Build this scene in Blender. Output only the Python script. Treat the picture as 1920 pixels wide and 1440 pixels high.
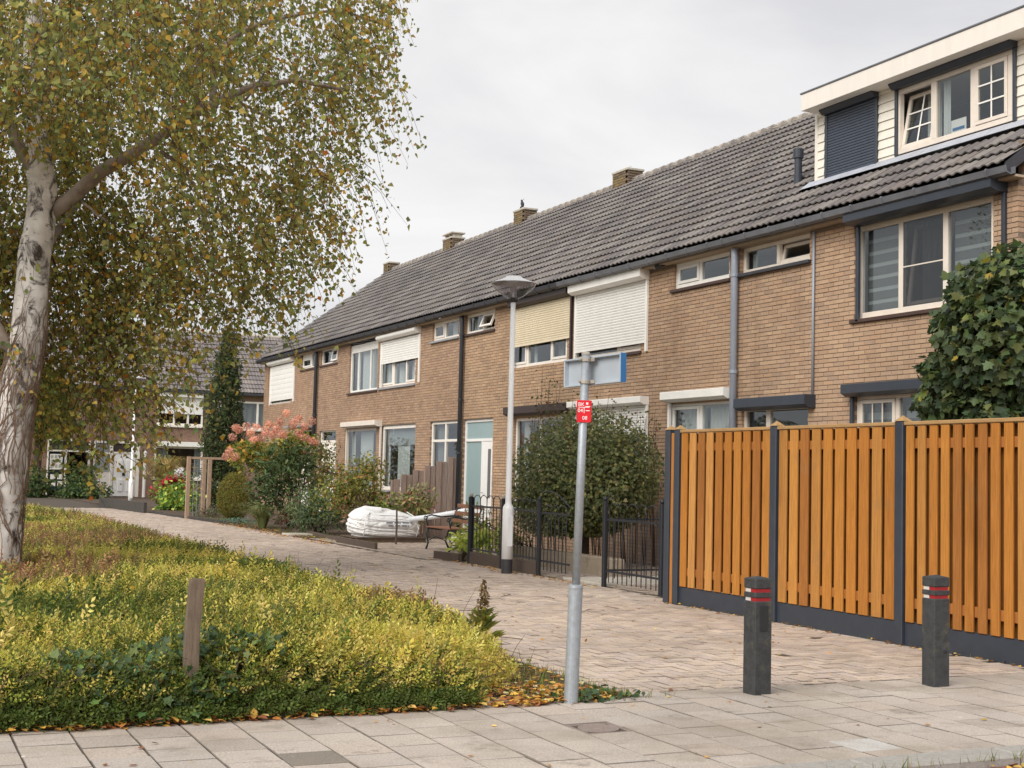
import bpy, math, random
import numpy as np
from mathutils import Matrix, Vector
rng = np.random.default_rng(11); random.seed(11)
for o in list(bpy.data.objects): bpy.data.objects.remove(o)
S = bpy.context.scene; COL = S.collection
# ---------------------------------------------------------------- camera
H = 1.45; FPX = 2560.0
YAW, PIT, ROL = math.radians(24.818), math.radians(3.819), math.radians(1.389)
_F = np.array([math.sin(YAW)*math.cos(PIT), math.cos(YAW)*math.cos(PIT), math.sin(PIT)])
_R0 = np.array([math.cos(YAW), -math.sin(YAW), 0.0]); _U0 = np.cross(_R0, _F)
_R = math.cos(ROL)*_R0 + math.sin(ROL)*_U0; _U = -math.sin(ROL)*_R0 + math.cos(ROL)*_U0
cd = bpy.data.cameras.new('camera'); cam = bpy.data.objects.new('camera', cd); COL.objects.link(cam)
cd.sensor_width = 36; cd.lens = 48.0; cd.clip_start = .1; cd.clip_end = 3000
M = Matrix.Identity(4)
for i in range(3):
    M[i][0] = _R[i]; M[i][1] = _U[i]; M[i][2] = -_F[i]
M[2][3] = H; cam.matrix_world = M; S.camera = cam
# ---------------------------------------------------------------- sky, sun, exposure
SUN_EL, SUN_AZ = math.radians(37), math.radians(241)      # azimuth clockwise from +Y
wd = bpy.data.worlds.new('World'); S.world = wd; wd.use_nodes = True
nt = wd.node_tree; N = nt.nodes; L = nt.links
bg = N['Background']; bg.inputs['Strength'].default_value = .1
sky = N.new('ShaderNodeTexSky'); sky.sky_type = 'NISHITA'; sky.sun_disc = False
sky.sun_elevation = SUN_EL; sky.sun_rotation = SUN_AZ; sky.air_density = 1.0; sky.dust_density = 4.0
hs = N.new('ShaderNodeHueSaturation'); hs.inputs['Saturation'].default_value = .25; L.new(sky.outputs[0], hs.inputs['Color'])
tc = N.new('ShaderNodeTexCoord'); mp = N.new('ShaderNodeMapping'); mp.inputs['Scale'].default_value = (1.0, 1.0, 2.6)
mp.inputs['Location'].default_value = (.35, .1, .2)
L.new(tc.outputs['Generated'], mp.inputs['Vector'])
cn = N.new('ShaderNodeTexNoise'); cn.inputs['Scale'].default_value = 2.6; cn.inputs['Detail'].default_value = 7; cn.inputs['Roughness'].default_value = .52; cn.inputs['Distortion'].default_value = .35
L.new(mp.outputs[0], cn.inputs['Vector'])
cr = N.new('ShaderNodeValToRGB'); L.new(cn.outputs[0], cr.inputs[0])
cr.color_ramp.elements[0].position = .36; cr.color_ramp.elements[0].color = (3.5, 3.5, 3.64, 1)
cr.color_ramp.elements[1].position = .66; cr.color_ramp.elements[1].color = (4.8, 4.76, 4.74, 1)
mx = N.new('ShaderNodeMix'); mx.data_type = 'RGBA'; mx.inputs['Factor'].default_value = .93
L.new(hs.outputs[0], mx.inputs['A']); L.new(cr.outputs[0], mx.inputs['B']); L.new(mx.outputs['Result'], bg.inputs['Color'])
sd = bpy.data.lights.new('sun', 'SUN'); sd.energy = 1.5; sd.angle = math.radians(40); sd.color = (1.0, .955, .88)
sun = bpy.data.objects.new('sun', sd); COL.objects.link(sun)
_s = Vector((math.sin(SUN_AZ)*math.cos(SUN_EL), math.cos(SUN_AZ)*math.cos(SUN_EL), math.sin(SUN_EL)))
sun.rotation_euler = _s.to_track_quat('Z', 'Y').to_euler(); sun.location = (-20, -30, 40)
vs = S.view_settings; vs.view_transform = 'Standard'; vs.look = 'None'; vs.exposure = 1.03; vs.gamma = 1; vs.use_curve_mapping = False
S.render.engine = 'CYCLES'
# ---------------------------------------------------------------- pixel (1920x1440) to place
CAM = np.array([0, 0, H])
def ray(x, y): return _F + _R*(x-960)/FPX + _U*(720-y)/FPX
def G(x, y, z=0.0): d = ray(x, y); return CAM + d*((z-H)/d[2])
def W(x, y, X=12.0): d = ray(x, y); return CAM + d*(X/d[0])
def PY(x, y, Y): d = ray(x, y); return CAM + d*(Y/d[1])
# ---------------------------------------------------------------- materials
MATS = {}
def s2l(c): return tuple(((v/255)/12.92 if v/255 <= .04045 else ((v/255+.055)/1.055)**2.4) for v in c)
def nodes(name):
    m = bpy.data.materials.new(name); m.use_nodes = True; MATS[name] = m
    return m, m.node_tree.nodes, m.node_tree.links, m.node_tree.nodes['Principled BSDF']
def mixc(N, L, a, b, fac=None, mode='MIX', f=1.0):
    n = N.new('ShaderNodeMix'); n.data_type = 'RGBA'; n.blend_type = mode; n.inputs['Factor'].default_value = f
    for k, v in (('A', a), ('B', b)):
        if isinstance(v, (tuple, list)): n.inputs[k].default_value = (*v[:3], 1)
        else: L.new(v, n.inputs[k])
    if fac is not None: L.new(fac, n.inputs['Factor'])
    return n.outputs['Result']
def noise(N, L, scale, detail=4, rough=.55, vec=None, stretch=None, obj=True, dist=0):
    t = N.new('ShaderNodeTexNoise'); t.inputs['Scale'].default_value = scale; t.inputs['Detail'].default_value = detail
    t.inputs['Roughness'].default_value = rough; t.inputs['Distortion'].default_value = dist
    g = N.new('ShaderNodeNewGeometry') if not obj else N.new('ShaderNodeTexCoord')
    v = g.outputs['Position'] if not obj else g.outputs['Object']
    if stretch:
        mp = N.new('ShaderNodeMapping'); mp.inputs['Scale'].default_value = stretch; L.new(v, mp.inputs['Vector']); v = mp.outputs[0]
    L.new(v, t.inputs['Vector']); return t.outputs[0]
def ramp(N, L, src, p0, p1, c0=(0, 0, 0), c1=(1, 1, 1)):
    r = N.new('ShaderNodeValToRGB'); r.color_ramp.elements[0].position = p0; r.color_ramp.elements[1].position = p1
    r.color_ramp.elements[0].color = (*c0, 1); r.color_ramp.elements[1].color = (*c1, 1); L.new(src, r.inputs[0]); return r.outputs[0]
def bump(N, L, P, h, strength=.3, dist=.01):
    b = N.new('ShaderNodeBump'); b.inputs['Strength'].default_value = strength; b.inputs['Distance'].default_value = dist
    L.new(h, b.inputs['Height']); L.new(b.outputs[0], P.inputs['Normal'])
def plain(name, c, rough=.6, var=.15, scale=6, bmp=0, metal=0, spec=.5, dirt=None, stretch=None, bscale=60, wpos=True):
    """base colour with soft variation, optional dirt colour and fine relief; texture in world space"""
    m, N, L, P = nodes(name); c = s2l(c)
    n1 = noise(N, L, scale, 5, .6, stretch=stretch, obj=not wpos)
    lo = tuple(v*(1-var) for v in c); hi = tuple(min(1, v*(1+var)) for v in c)
    col = ramp(N, L, n1, .3, .7, lo, hi)
    if dirt:
        d = ramp(N, L, noise(N, L, scale*.45, 8, .7, obj=not wpos, stretch=stretch), dirt[1], dirt[1]+.18)
        col = mixc(N, L, col, s2l(dirt[0]), d)
    L.new(col, P.inputs['Base Color']); P.inputs['Roughness'].default_value = rough; P.inputs['Metallic'].default_value = metal
    P.inputs['Specular IOR Level'].default_value = spec
    if bmp: bump(N, L, P, noise(N, L, bscale, 6, .65, obj=not wpos, stretch=stretch), bmp, .01)
    return m
def attr(name, rough=.85, grain=40, gv=.18, bmp=.3, spec=.3, stain=None, sscale=1.2, bd=.004, stretch=None, big=0, streak=None):
    """colour from the piece's own 'Col', with grain, wear stains and relief"""
    m, N, L, P = nodes(name)
    a = N.new('ShaderNodeAttribute'); a.attribute_name = 'Col'; col = a.outputs['Color']
    g = noise(N, L, grain, 5, .7, obj=False, stretch=stretch)
    col = mixc(N, L, col, ramp(N, L, g, .25, .75, (1-gv,)*3, (1+gv,)*3), mode='MULTIPLY')
    if big:
        g2 = noise(N, L, .5, 4, .6, obj=False)
        col = mixc(N, L, col, ramp(N, L, g2, .3, .7, (1-big,)*3, (1+big,)*3), mode='MULTIPLY')
    if stain:
        for k, (sc, c, th, w) in enumerate(stain):
            s = ramp(N, L, noise(N, L, sc, 7, .68, obj=False), th, th+w)
            col = mixc(N, L, col, s2l(c), s)
    if streak:
        s = ramp(N, L, noise(N, L, 2.2, 6, .65, obj=False, stretch=(1, 1, .14)), .52, .74); col = mixc(N, L, col, mixc(N, L, col, streak, mode='MULTIPLY'), s)
    L.new(col, P.inputs['Base Color']); P.inputs['Roughness'].default_value = rough; P.inputs['Specular IOR Level'].default_value = spec
    if bmp: bump(N, L, P, g, bmp, bd)
    return m
def leafmat(name, trans=.35, rough=.5, spec=.35):
    m, N, L, P = nodes(name)
    a = N.new('ShaderNodeAttribute'); a.attribute_name = 'Col'
    L.new(a.outputs['Color'], P.inputs['Base Color']); P.inputs['Roughness'].default_value = rough; P.inputs['Specular IOR Level'].default_value = spec
    t = N.new('ShaderNodeBsdfTranslucent'); L.new(a.outputs['Color'], t.inputs['Color'])
    x = N.new('ShaderNodeMixShader'); x.inputs[0].default_value = trans; L.new(P.outputs[0], x.inputs[1]); L.new(t.outputs[0], x.inputs[2])
    L.new(x.outputs[0], N['Material Output'].inputs['Surface']); return m
def glassmat(name, tint, refl=.12, rough=.015):
    m, N, L, P = nodes(name); N.remove(P)
    t = N.new('ShaderNodeBsdfTransparent'); t.inputs[0].default_value = (*tint, 1)
    g = N.new('ShaderNodeBsdfGlossy'); g.inputs['Roughness'].default_value = rough; g.inputs['Color'].default_value = (.9, .95, 1, 1)
    lw = N.new('ShaderNodeLayerWeight'); lw.inputs['Blend'].default_value = .5; pw = N.new('ShaderNodeMath'); pw.operation = 'POWER'; pw.inputs[1].default_value = 3.0; L.new(lw.outputs['Facing'], pw.inputs[0])
    ma = N.new('ShaderNodeMath'); ma.operation = 'MULTIPLY_ADD'; ma.inputs[1].default_value = .38; ma.inputs[2].default_value = refl; L.new(pw.outputs[0], ma.inputs[0])
    w = noise(N, L, 1.4, 2, .4, obj=False)                      # slightly uneven panes
    b = N.new('ShaderNodeBump'); b.inputs['Strength'].default_value = .04; b.inputs['Distance'].default_value = .05; L.new(w, b.inputs['Height']); L.new(b.outputs[0], g.inputs['Normal'])
    x = N.new('ShaderNodeMixShader'); L.new(ma.outputs[0], x.inputs[0]); L.new(t.outputs[0], x.inputs[1]); L.new(g.outputs[0], x.inputs[2])
    L.new(x.outputs[0], N['Material Output'].inputs['Surface']); return m
plain('white_paint', (236, 230, 222), .45, .05, 5, dirt=((196, 186, 172), .66))
plain('cream_paint', (226, 216, 204), .45, .06, 5, dirt=((190, 176, 156), .66))
plain('white_plastic', (240, 238, 234), .4, .04, 4, dirt=((205, 200, 190), .68))
plain('cream_slat', (226, 212, 184), .45, .05, 5)
plain('white_slat', (236, 234, 230), .45, .04, 5, dirt=((205, 200, 194), .66))
plain('anthracite', (52, 58, 68), .4, .1, 8, spec=.5)
plain('anthracite_slat', (66, 74, 88), .45, .08, 8)
plain('dark_brown_paint', (58, 44, 42), .5, .1, 6)
plain('sill_brown', (76, 58, 52), .6, .15, 8)
plain('sill_grey', (150, 152, 156), .6, .12, 8)
plain('fascia_paint', (232, 226, 218), .6, .04, 3, dirt=((170, 160, 150), .63), stretch=(1, 3, .5))
plain('cladding', (234, 229, 218), .5, .04, 4, dirt=((200, 192, 172), .66))
plain('lead', (176, 180, 190), .5, .12, 5, dirt=((130, 132, 140), .6))
plain('zinc', (112, 114, 120), .5, .18, 4, dirt=((96, 98, 104), .58), metal=.2)
plain('zinc_pipe', (152, 160, 174), .5, .14, 3, dirt=((150, 140, 128), .62), metal=.1, stretch=(1, 1, .3))
plain('dark_gutter', (58, 58, 64), .55, .18, 5, dirt=((86, 84, 82), .62))
plain('black_pipe', (50, 52, 58), .5, .15, 4)
plain('lintel', (180, 162, 142), .7, .1, 5)
plain('mortar', (126, 110, 96), .95, .2, 20, bmp=.3)
plain('mortar_light', (166, 157, 147), .95, .15, 12, bmp=.4, dirt=((150, 140, 90), .6))
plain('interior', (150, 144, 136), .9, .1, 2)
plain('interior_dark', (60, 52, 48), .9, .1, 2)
plain('curtain', (206, 210, 208), .9, .05, 3)
plain('curtain_grey', (140, 142, 142), .9, .06, 3)
plain('blind_grey', (156, 162, 162), .9, .06, 3)
plain('blind_dark', (104, 106, 106), .9, .06, 3)
plain('frost', (148, 170, 172), .35, .04, 2)
plain('door_white', (240, 238, 236), .4, .03, 3)
plain('door_green', (26, 40, 42), .4, .1, 5)
plain('black_iron', (30, 32, 38), .45, .2, 12, dirt=((60, 56, 54), .64))
plain('lamp_white', (244, 245, 246), .4, .05, 4, dirt=((190, 186, 176), .66), stretch=(1, 1, .4))
plain('lamp_top', (214, 214, 216), .35, .04, 6)
plain('lamp_dark', (56, 54, 56), .5, .15, 8)
plain('galvanised', (160, 166, 172), .5, .14, 30, bmp=.1, metal=.35, dirt=((150, 134, 120), .62), bscale=80)
plain('sign_back', (176, 184, 192), .5, .06, 6, dirt=((110, 104, 84), .68), metal=.15)
plain('sign_blue', (44, 108, 164), .4, .06, 6)
plain('sign_red', (214, 22, 38), .4, .04, 8)
plain('print_white', (240, 236, 236), .5, .02, 8)
plain('clamp', (168, 162, 152), .6, .2, 30, dirt=((110, 96, 80), .55), metal=.2)
plain('bollard', (58, 59, 60), .8, .35, 18, bmp=.7, dirt=((92, 88, 68), .56), bscale=70)
plain('bollard_plate', (36, 36, 38), .6, .1, 20)
plain('reflector_red', (160, 34, 40), .35, .06, 10)
plain('reflector_white', (206, 204, 200), .4, .05, 10)
plain('kerb', (160, 156, 150), .9, .15, 30, bmp=.5, dirt=((120, 114, 106), .58), bscale=90)
plain('red_asphalt', (136, 92, 80), .95, .25, 60, bmp=.8, dirt=((100, 80, 74), .55), bscale=120)
plain('joint_sand', (80, 70, 60), .98, .3, 30, bmp=.5, dirt=((80, 82, 52), .62))
plain('soil', (86, 70, 56), .98, .3, 12, bmp=.9, dirt=((46, 38, 30), .5), bscale=50)
plain('grass_ground', (92, 96, 48), .95, .3, 8, bmp=.8, dirt=((120, 104, 60), .55), bscale=80)
plain('far_paving', (176, 166, 154), .95, .14, 3, bmp=.2, dirt=((140, 132, 120), .58))
plain('edging_wood', (92, 78, 68), .9, .25, 14, bmp=.6, dirt=((60, 52, 46), .55), stretch=(2, 2, 12))
plain('edging_dark', (66, 62, 58), .9, .2, 8, bmp=.4)
plain('ridge_grey', (146, 139, 133), .95, .15, 12, bmp=.4, dirt=((150, 144, 104), .62))
plain('edging_stone', (150, 136, 118), .95, .18, 8, bmp=.5, dirt=((104, 96, 84), .55))
plain('concrete', (186, 178, 166), .9, .14, 9, bmp=.4, dirt=((140, 134, 112), .6))
plain('bark_dark', (74, 62, 52), .95, .3, 20, bmp=.9, stretch=(1, 1, .3))
plain('twig', (84, 66, 54), .9, .3, 20)
plain('vine', (126, 102, 86), .9, .25, 14)
plain('old_wood', (150, 130, 120), .9, .2, 7, bmp=.6, dirt=((104, 84, 76), .54), stretch=(6, 6, .6))
plain('stake_wood', (120, 104, 88), .9, .25, 9, bmp=.7, dirt=((74, 64, 54), .52), stretch=(7, 7, .7))
plain('trellis_wood', (166, 140, 118), .85, .15, 8, bmp=.4, stretch=(6, 6, .7))
plain('cap_wood', (166, 132, 88), .8, .14, 9, bmp=.3, stretch=(4, .8, 4), dirt=((150, 116, 76), .6))
plain('bench_wood', (140, 94, 68), .6, .2, 10, bmp=.3, stretch=(1, 6, 6))
plain('bench_iron', (38, 58, 56), .5, .15, 12)
plain('bag_cloth', (228, 228, 228), .7, .05, 6, bmp=.25, bscale=25, dirt=((180, 178, 172), .62))
plain('bag_print', (120, 124, 134), .7, .25, 40)
plain('bag_blue', (150, 176, 206), .7, .1, 9)
plain('pvc', (222, 226, 230), .4, .04, 4)
plain('pallet', (96, 80, 66), .9, .2, 10, bmp=.4)
plain('bird', (46, 48, 56), .7, .2, 30)
plain('manhole', (140, 126, 118), .75, .2, 60, bmp=.7, metal=.0, bscale=90)
plain('solar', (36, 44, 66), .2, .1, 3)
plain('pot_white', (220, 216, 210), .5, .05, 6)
attr('brick', .92, 60, .2, .5, .2, bd=.006, big=.1, streak=(.84, .83, .83), stain=[(3.2, (96, 82, 72), .66, .14), (1.1, (128, 108, 94), .6, .2), (12, (200, 178, 150), .74, .06)])
plain('limb_bark', (150, 136, 124), .9, .25, 6, dirt=((84, 72, 64), .52))
attr('roof_tile', .85, 22, .2, .5, .3, bd=.006, big=.12, stain=[(2.2, (150, 142, 134), .6, .2), (5, (84, 78, 74), .64, .14), (9, (160, 154, 120), .72, .08), (1.4, (112, 112, 92), .62, .14)])
attr('paving', .95, 85, .42, .8, .2, bd=.005, big=.12, stain=[(2.4, (138, 128, 116), .55, .2), (9, (226, 218, 208), .66, .05), (3.1, (120, 112, 102), .6, .14), (.7, (150, 138, 124), .5, .25)])
attr('clinker', .95, 75, .36, .7, .2, bd=.004, big=.14, stain=[(1.3, (132, 120, 108), .56, .2), (9, (212, 204, 194), .70, .06), (.45, (140, 126, 112), .55, .25)])
attr('fence_wood', .7, 7, .34, .5, .25, bd=.004, stretch=(10, 10, .5), streak=(.72, .7, .68), stain=[(16, (104, 62, 30), .7, .06), (1.7, (150, 112, 72), .6, .2), (30, (92, 54, 28), .77, .04)])
leafmat('leaf', .42, .55); leafmat('leaf_gloss', .28, .5, .32); leafmat('leaf_dry', .2, .8, .15); leafmat('petal', .3, .8, .1)
glassmat('glass', (.86, .88, .88), .045); glassmat('lamp_bowl', (.66, .64, .68), .16, .12); glassmat('screen_glass', (.55, .55, .55), .05, .2)
def birch_mat():
    m, N, L, P = nodes('birch_bark')
    base = ramp(N, L, noise(N, L, 5, 5, .6, obj=False), .3, .7, s2l((196, 188, 180)), s2l((240, 235, 230)))
    d1 = ramp(N, L, noise(N, L, 4.2, 9, .74, obj=False, stretch=(1, 1, .9), dist=.9), .53, .62)
    col = mixc(N, L, base, s2l((72, 60, 52)), d1)
    d2 = ramp(N, L, noise(N, L, 9, 5, .6, obj=False, stretch=(.7, .7, 4)), .62, .7)
    col = mixc(N, L, col, s2l((100, 86, 76)), d2)
    L.new(col, P.inputs['Base Color']); P.inputs['Roughness'].default_value = .85
    bump(N, L, P, d1, .7, -.03); return m
birch_mat()
# ---------------------------------------------------------------- mesh building
class MB:
    def __init__(s): s.v = []; s.f = []; s.c = []; s.col = None
    def add(s, vs, fs):
        n = len(s.v); s.v += [tuple(p) for p in vs]; s.f += [tuple(i+n for i in f) for f in fs]
        if s.col is not None: s.c += [s.col]*len(fs)
        return s
    def box(s, x0, x1, y0, y1, z0, z1):
        return s.add([(x0, y0, z0), (x1, y0, z0), (x1, y1, z0), (x0, y1, z0), (x0, y0, z1), (x1, y0, z1), (x1, y1, z1), (x0, y1, z1)],
              [(0, 3, 2, 1), (4, 5, 6, 7), (0, 1, 5, 4), (1, 2, 6, 5), (2, 3, 7, 6), (3, 0, 4, 7)])
    def cbox(s, x0, x1, y0, y1, z0, z1, c=.004, M=None):
        """box with chamfered edges"""
        lo = (x0, y0, z0); hi = (x1, y1, z1); vs = []; idx = {}
        for a in (0, 1):
            for b in (0, 1):
                for d in (0, 1):
                    for ax in range(3):
                        p = [(hi if q else lo)[k] for k, q in enumerate((a, b, d))]
                        for k, q in enumerate((a, b, d)):
                            if k != ax: p[k] += -c if q else c
                        idx[(a, b, d, ax)] = len(vs); vs.append(p)
        fs = []
        for q in (0, 1):
            fs.append([idx[(q, *t, 0)] for t in ((0, 0), (1, 0), (1, 1), (0, 1))][::1 if q else -1])
            fs.append([idx[(t[0], q, t[1], 1)] for t in ((0, 0), (1, 0), (1, 1), (0, 1))][::-1 if q else 1])
            fs.append([idx[(*t, q, 2)] for t in ((0, 0), (1, 0), (1, 1), (0, 1))][::1 if q else -1])
        for a in (0, 1):
            for b in (0, 1):
                fl = 1 if a == b else -1
                fs.append([idx[(a, b, 0, 0)], idx[(a, b, 0, 1)], idx[(a, b, 1, 1)], idx[(a, b, 1, 0)]][::fl])
                fs.append([idx[(a, 0, b, 0)], idx[(a, 1, b, 0)], idx[(a, 1, b, 2)], idx[(a, 0, b, 2)]][::fl])
                fs.append([idx[(0, a, b, 1)], idx[(0, a, b, 2)], idx[(1, a, b, 2)], idx[(1, a, b, 1)]][::fl])
                for d in (0, 1): fs.append([idx[(a, b, d, k)] for k in range(3)][::1 if (a+b+d) % 2 else -1])
        if M is not None: vs = [tuple(M @ Vector(p)) for p in vs]
        return s.add(vs, fs)
    def tube(s, pts, rad, n=8, cap=True):
        pts = [np.array(p, float) for p in pts]; rad = list(rad) if hasattr(rad, '__len__') else [rad]*len(pts)
        vs = []; fs = []; prev = None
        for i, p in enumerate(pts):
            d = pts[min(i+1, len(pts)-1)]-pts[max(i-1, 0)]; d = d/(np.linalg.norm(d)+1e-9)
            if prev is None: a = np.cross(d, (0, 0, 1) if abs(d[2]) < .9 else (1, 0, 0))
            else: a = prev-d*np.dot(prev, d)
            a = a/(np.linalg.norm(a)+1e-9); b = np.cross(d, a); prev = a
            for k in range(n):
                t = 2*math.pi*k/n; vs.append(p+rad[i]*(a*math.cos(t)+b*math.sin(t)))
        for i in range(len(pts)-1):
            for k in range(n): fs.append((i*n+k, i*n+(k+1) % n, (i+1)*n+(k+1) % n, (i+1)*n+k))
        if cap: fs.append(tuple(range(n))[::-1]); fs.append(tuple((len(pts)-1)*n+k for k in range(n)))
        return s.add(vs, fs)
    def lathe(s, prof, c, n=24, M=None):
        vs = []; fs = []
        for r, z in prof:
            for k in range(n): t = 2*math.pi*k/n; vs.append((c[0]+r*math.cos(t), c[1]+r*math.sin(t), c[2]+z))
        for i in range(len(prof)-1):
            for k in range(n): fs.append((i*n+k, i*n+(k+1) % n, (i+1)*n+(k+1) % n, (i+1)*n+k))
        if prof[0][0] > 1e-4: fs.append(tuple(range(n))[::-1])
        if prof[-1][0] > 1e-4: fs.append(tuple((len(prof)-1)*n+k for k in range(n)))
        if M is not None: vs = [tuple(M @ Vector(p)) for p in vs]
        return s.add(vs, fs)
    def prism(s, poly, fn0, fn1):
        """poly of 2D points, extruded between two maps to 3D"""
        n = len(poly); vs = [fn0(*p) for p in poly]+[fn1(*p) for p in poly]
        fs = [tuple(range(n))[::-1], tuple(range(n, 2*n))]+[(i, (i+1) % n, n+(i+1) % n, n+i) for i in range(n)]
        return s.add(vs, fs)
    def mesh(s, name, m, smooth=False):
        me = bpy.data.meshes.new(name); me.from_pydata(s.v, [], s.f)
        if s.c:
            a = me.attributes.new('Col', 'FLOAT_COLOR', 'FACE'); a.data.foreach_set('color', np.array([(*c, 1) for c in s.c], np.float32).ravel())
        me.materials.append(MATS[m])
        if smooth: me.polygons.foreach_set('use_smooth', [True]*len(me.polygons))
        return me
    def build(s, name, m, parent=None, smooth=False, **k): return ob(name, s.mesh(name, m, smooth), parent, **k)
def ob(name, me, parent=None, label=None, cat=None, group=None, kind=None, M=None):
    o = bpy.data.objects.new(name, me); COL.objects.link(o)
    if M is not None: o.matrix_basis = M
    if parent is not None:
        o.parent = parent
        if parent.type == 'EMPTY': o.matrix_parent_inverse = parent.matrix_basis.inverted()
    tag(o, label, cat, group, kind); return o
def tag(o, label=None, cat=None, group=None, kind=None):
    for k, v in (('label', label), ('category', cat), ('group', group), ('kind', kind)):
        if v: o[k] = v
    return o
def thing(name, loc, label, cat, group=None):
    o = bpy.data.objects.new(name, None); o.empty_display_size = .2; COL.objects.link(o); o.matrix_basis = Matrix.Translation(Vector(loc))
    return tag(o, label, cat, group)
def struct(name, mb, m): return mb.build(name, m, kind='structure')
# pieces copied by numpy: templates placed with frames
T_DIAMOND = (np.array([(0, 0, 0), (.38, .5, .1), (0, 1, 0), (-.38, .5, .1)]), [(0, 1, 2), (0, 2, 3)])
T_BIRCH = (np.array([(0, 0, 0), (.4, .3, .08), (0, 1, -.04), (-.4, .3, .08)]), [(0, 1, 2), (0, 2, 3)])
T_OVAL = (np.array([(0, 0, 0), (.3, .28, .07), (.3, .68, .06), (0, 1, -.05), (-.3, .68, .06), (-.3, .28, .07)]), [(0, 1, 2, 3), (0, 3, 4, 5)])
_mp = [(0, 0), (.22, .06), (.5, .1), (.36, .3), (.62, .56), (.3, .6), (.24, .78), (0, 1.05), (-.24, .78), (-.3, .6), (-.62, .56), (-.36, .3), (-.5, .1), (-.22, .06)]
T_MAPLE = (np.array([(x, y, .12*abs(x)) for x, y in _mp]), [(0, 1, 2, 3), (0, 3, 4, 5), (0, 5, 6, 7), (0, 7, 8, 9), (0, 9, 10, 11), (0, 11, 12, 13)])
_iv = [(0, 0), (.42, -.05), (.34, .3), (.5, .52), (.2, .6), (0, 1), (-.2, .6), (-.5, .52), (-.34, .3), (-.42, -.05)]
T_IVY = (np.array([(x, y, .1*abs(x)) for x, y in _iv]), [(0, 1, 2, 3, 4, 5), (0, 5, 6, 7, 8, 9)])
T_LANCE = (np.array([(0, 0, 0), (.16, .35, .05), (.13, .7, .02), (0, 1, -.12), (-.13, .7, .02), (-.16, .35, .05)]), [(0, 1, 2, 3), (0, 3, 4, 5)])
def sprig_template(n=9, seed=0):
    r = np.random.default_rng(seed); V = []; Fs = []
    base, fc = T_DIAMOND
    for i in range(n):
        t = .12+.88*i/(n-1); sd = 1 if i % 2 else -1; a = math.radians(r.uniform(35, 70))*sd if i < n-1 else 0
        ln = r.uniform(.22, .34)*(1.1-.35*t); tilt = r.uniform(-.3, .4)
        R = np.array([[math.cos(a), math.sin(a), 0], [-math.sin(a), math.cos(a), 0], [0, 0, 1]])
        q = (base*[.66, 1, 1])*ln; q = q@R; q[:, 2] += tilt*np.linalg.norm(q[:, :2], axis=1)+.14*t*t*.6; q[:, 1] += t
        n0 = len(V)*1; Fs += [tuple(k+n0 for k in f) for f in fc]; V += list(q)
    return np.array(V), Fs
def unit(a): return a/(np.linalg.norm(a, axis=-1, keepdims=True)+1e-9)
def frames(d, nrm):
    """leaf frames: y axis along d, z near nrm"""
    y = unit(d); x = unit(np.cross(y, nrm)); z = np.cross(x, y); return np.stack([x, y, z], 2)
def scatter(name, P, Fm, size, cols, tmpl, m, parent=None, cjit=0, fcol=None, **k):
    V, Fs = tmpl; n = len(P); nv = len(V)
    size = np.broadcast_to(np.asarray(size, float).reshape(-1, 1) if np.ndim(size) <= 1 else size, (n, 1) if np.ndim(size) <= 1 else np.shape(size))
    v = np.einsum('nij,nvj->nvi', Fm, V[None]*size[:, None, :]) + P[:, None, :]
    me = bpy.data.meshes.new(name); me.vertices.add(n*nv); me.vertices.foreach_set('co', v.astype(np.float32).ravel())
    lens = np.array([len(f) for f in Fs]); flat = np.concatenate([np.array(f) for f in Fs])
    loops = (flat[None]+np.arange(n)[:, None]*nv).ravel(); tot = np.tile(lens, n); st = np.concatenate([[0], np.cumsum(tot)[:-1]])
    me.loops.add(len(loops)); me.loops.foreach_set('vertex_index', loops.astype(np.int32))
    me.polygons.add(len(tot)); me.polygons.foreach_set('loop_start', st.astype(np.int32)); me.update(calc_edges=True)
    c = np.repeat(np.asarray(cols), len(Fs), 0)
    if fcol is not None: c = c*np.tile(np.array(fcol, float), n)[:, None]
    if cjit: c = c*(1+cjit*rng.standard_normal((len(c), 1)))
    a = me.attributes.new('Col', 'FLOAT_COLOR', 'FACE'); a.data.foreach_set('color', np.concatenate([np.clip(c, .002, 1), np.ones((len(c), 1))], 1).astype(np.float32).ravel())
    me.materials.append(MATS[m]); me.validate(); me.shade_flat(); return ob(name, me, parent, **k)
def pal(n, items, jit=.16):
    w = np.array([i[1] for i in items], float); c = np.array([s2l(i[0]) for i in items]); k = rng.choice(len(items), n, p=w/w.sum())
    return np.clip(c[k]*(1+jit*rng.standard_normal((n, 1)))*(1+.06*rng.standard_normal((n, 3))), .003, .95)
def rdir(n): return unit(rng.standard_normal((n, 3)))
def lumps(d, seed, k=7, f=3.0):
    r = np.random.default_rng(seed); o = 0
    for _ in range(k): o = o+np.sin(d@(r.standard_normal(3)*f)+r.uniform(0, 6.28))
    return o/k
def blob(n, c, r, shell=.45, rough=.25, seed=0, f=3.0):
    """points through a lumpy ellipsoid, denser near its surface, and their outward directions"""
    d = rdir(n); k = (1-shell*rng.random(n)**1.3)*(1+rough*lumps(d, seed, f=f)); P = np.array(c)+d*np.array(r)*k[:, None]
    return P, unit(d/np.array(r))
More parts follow.
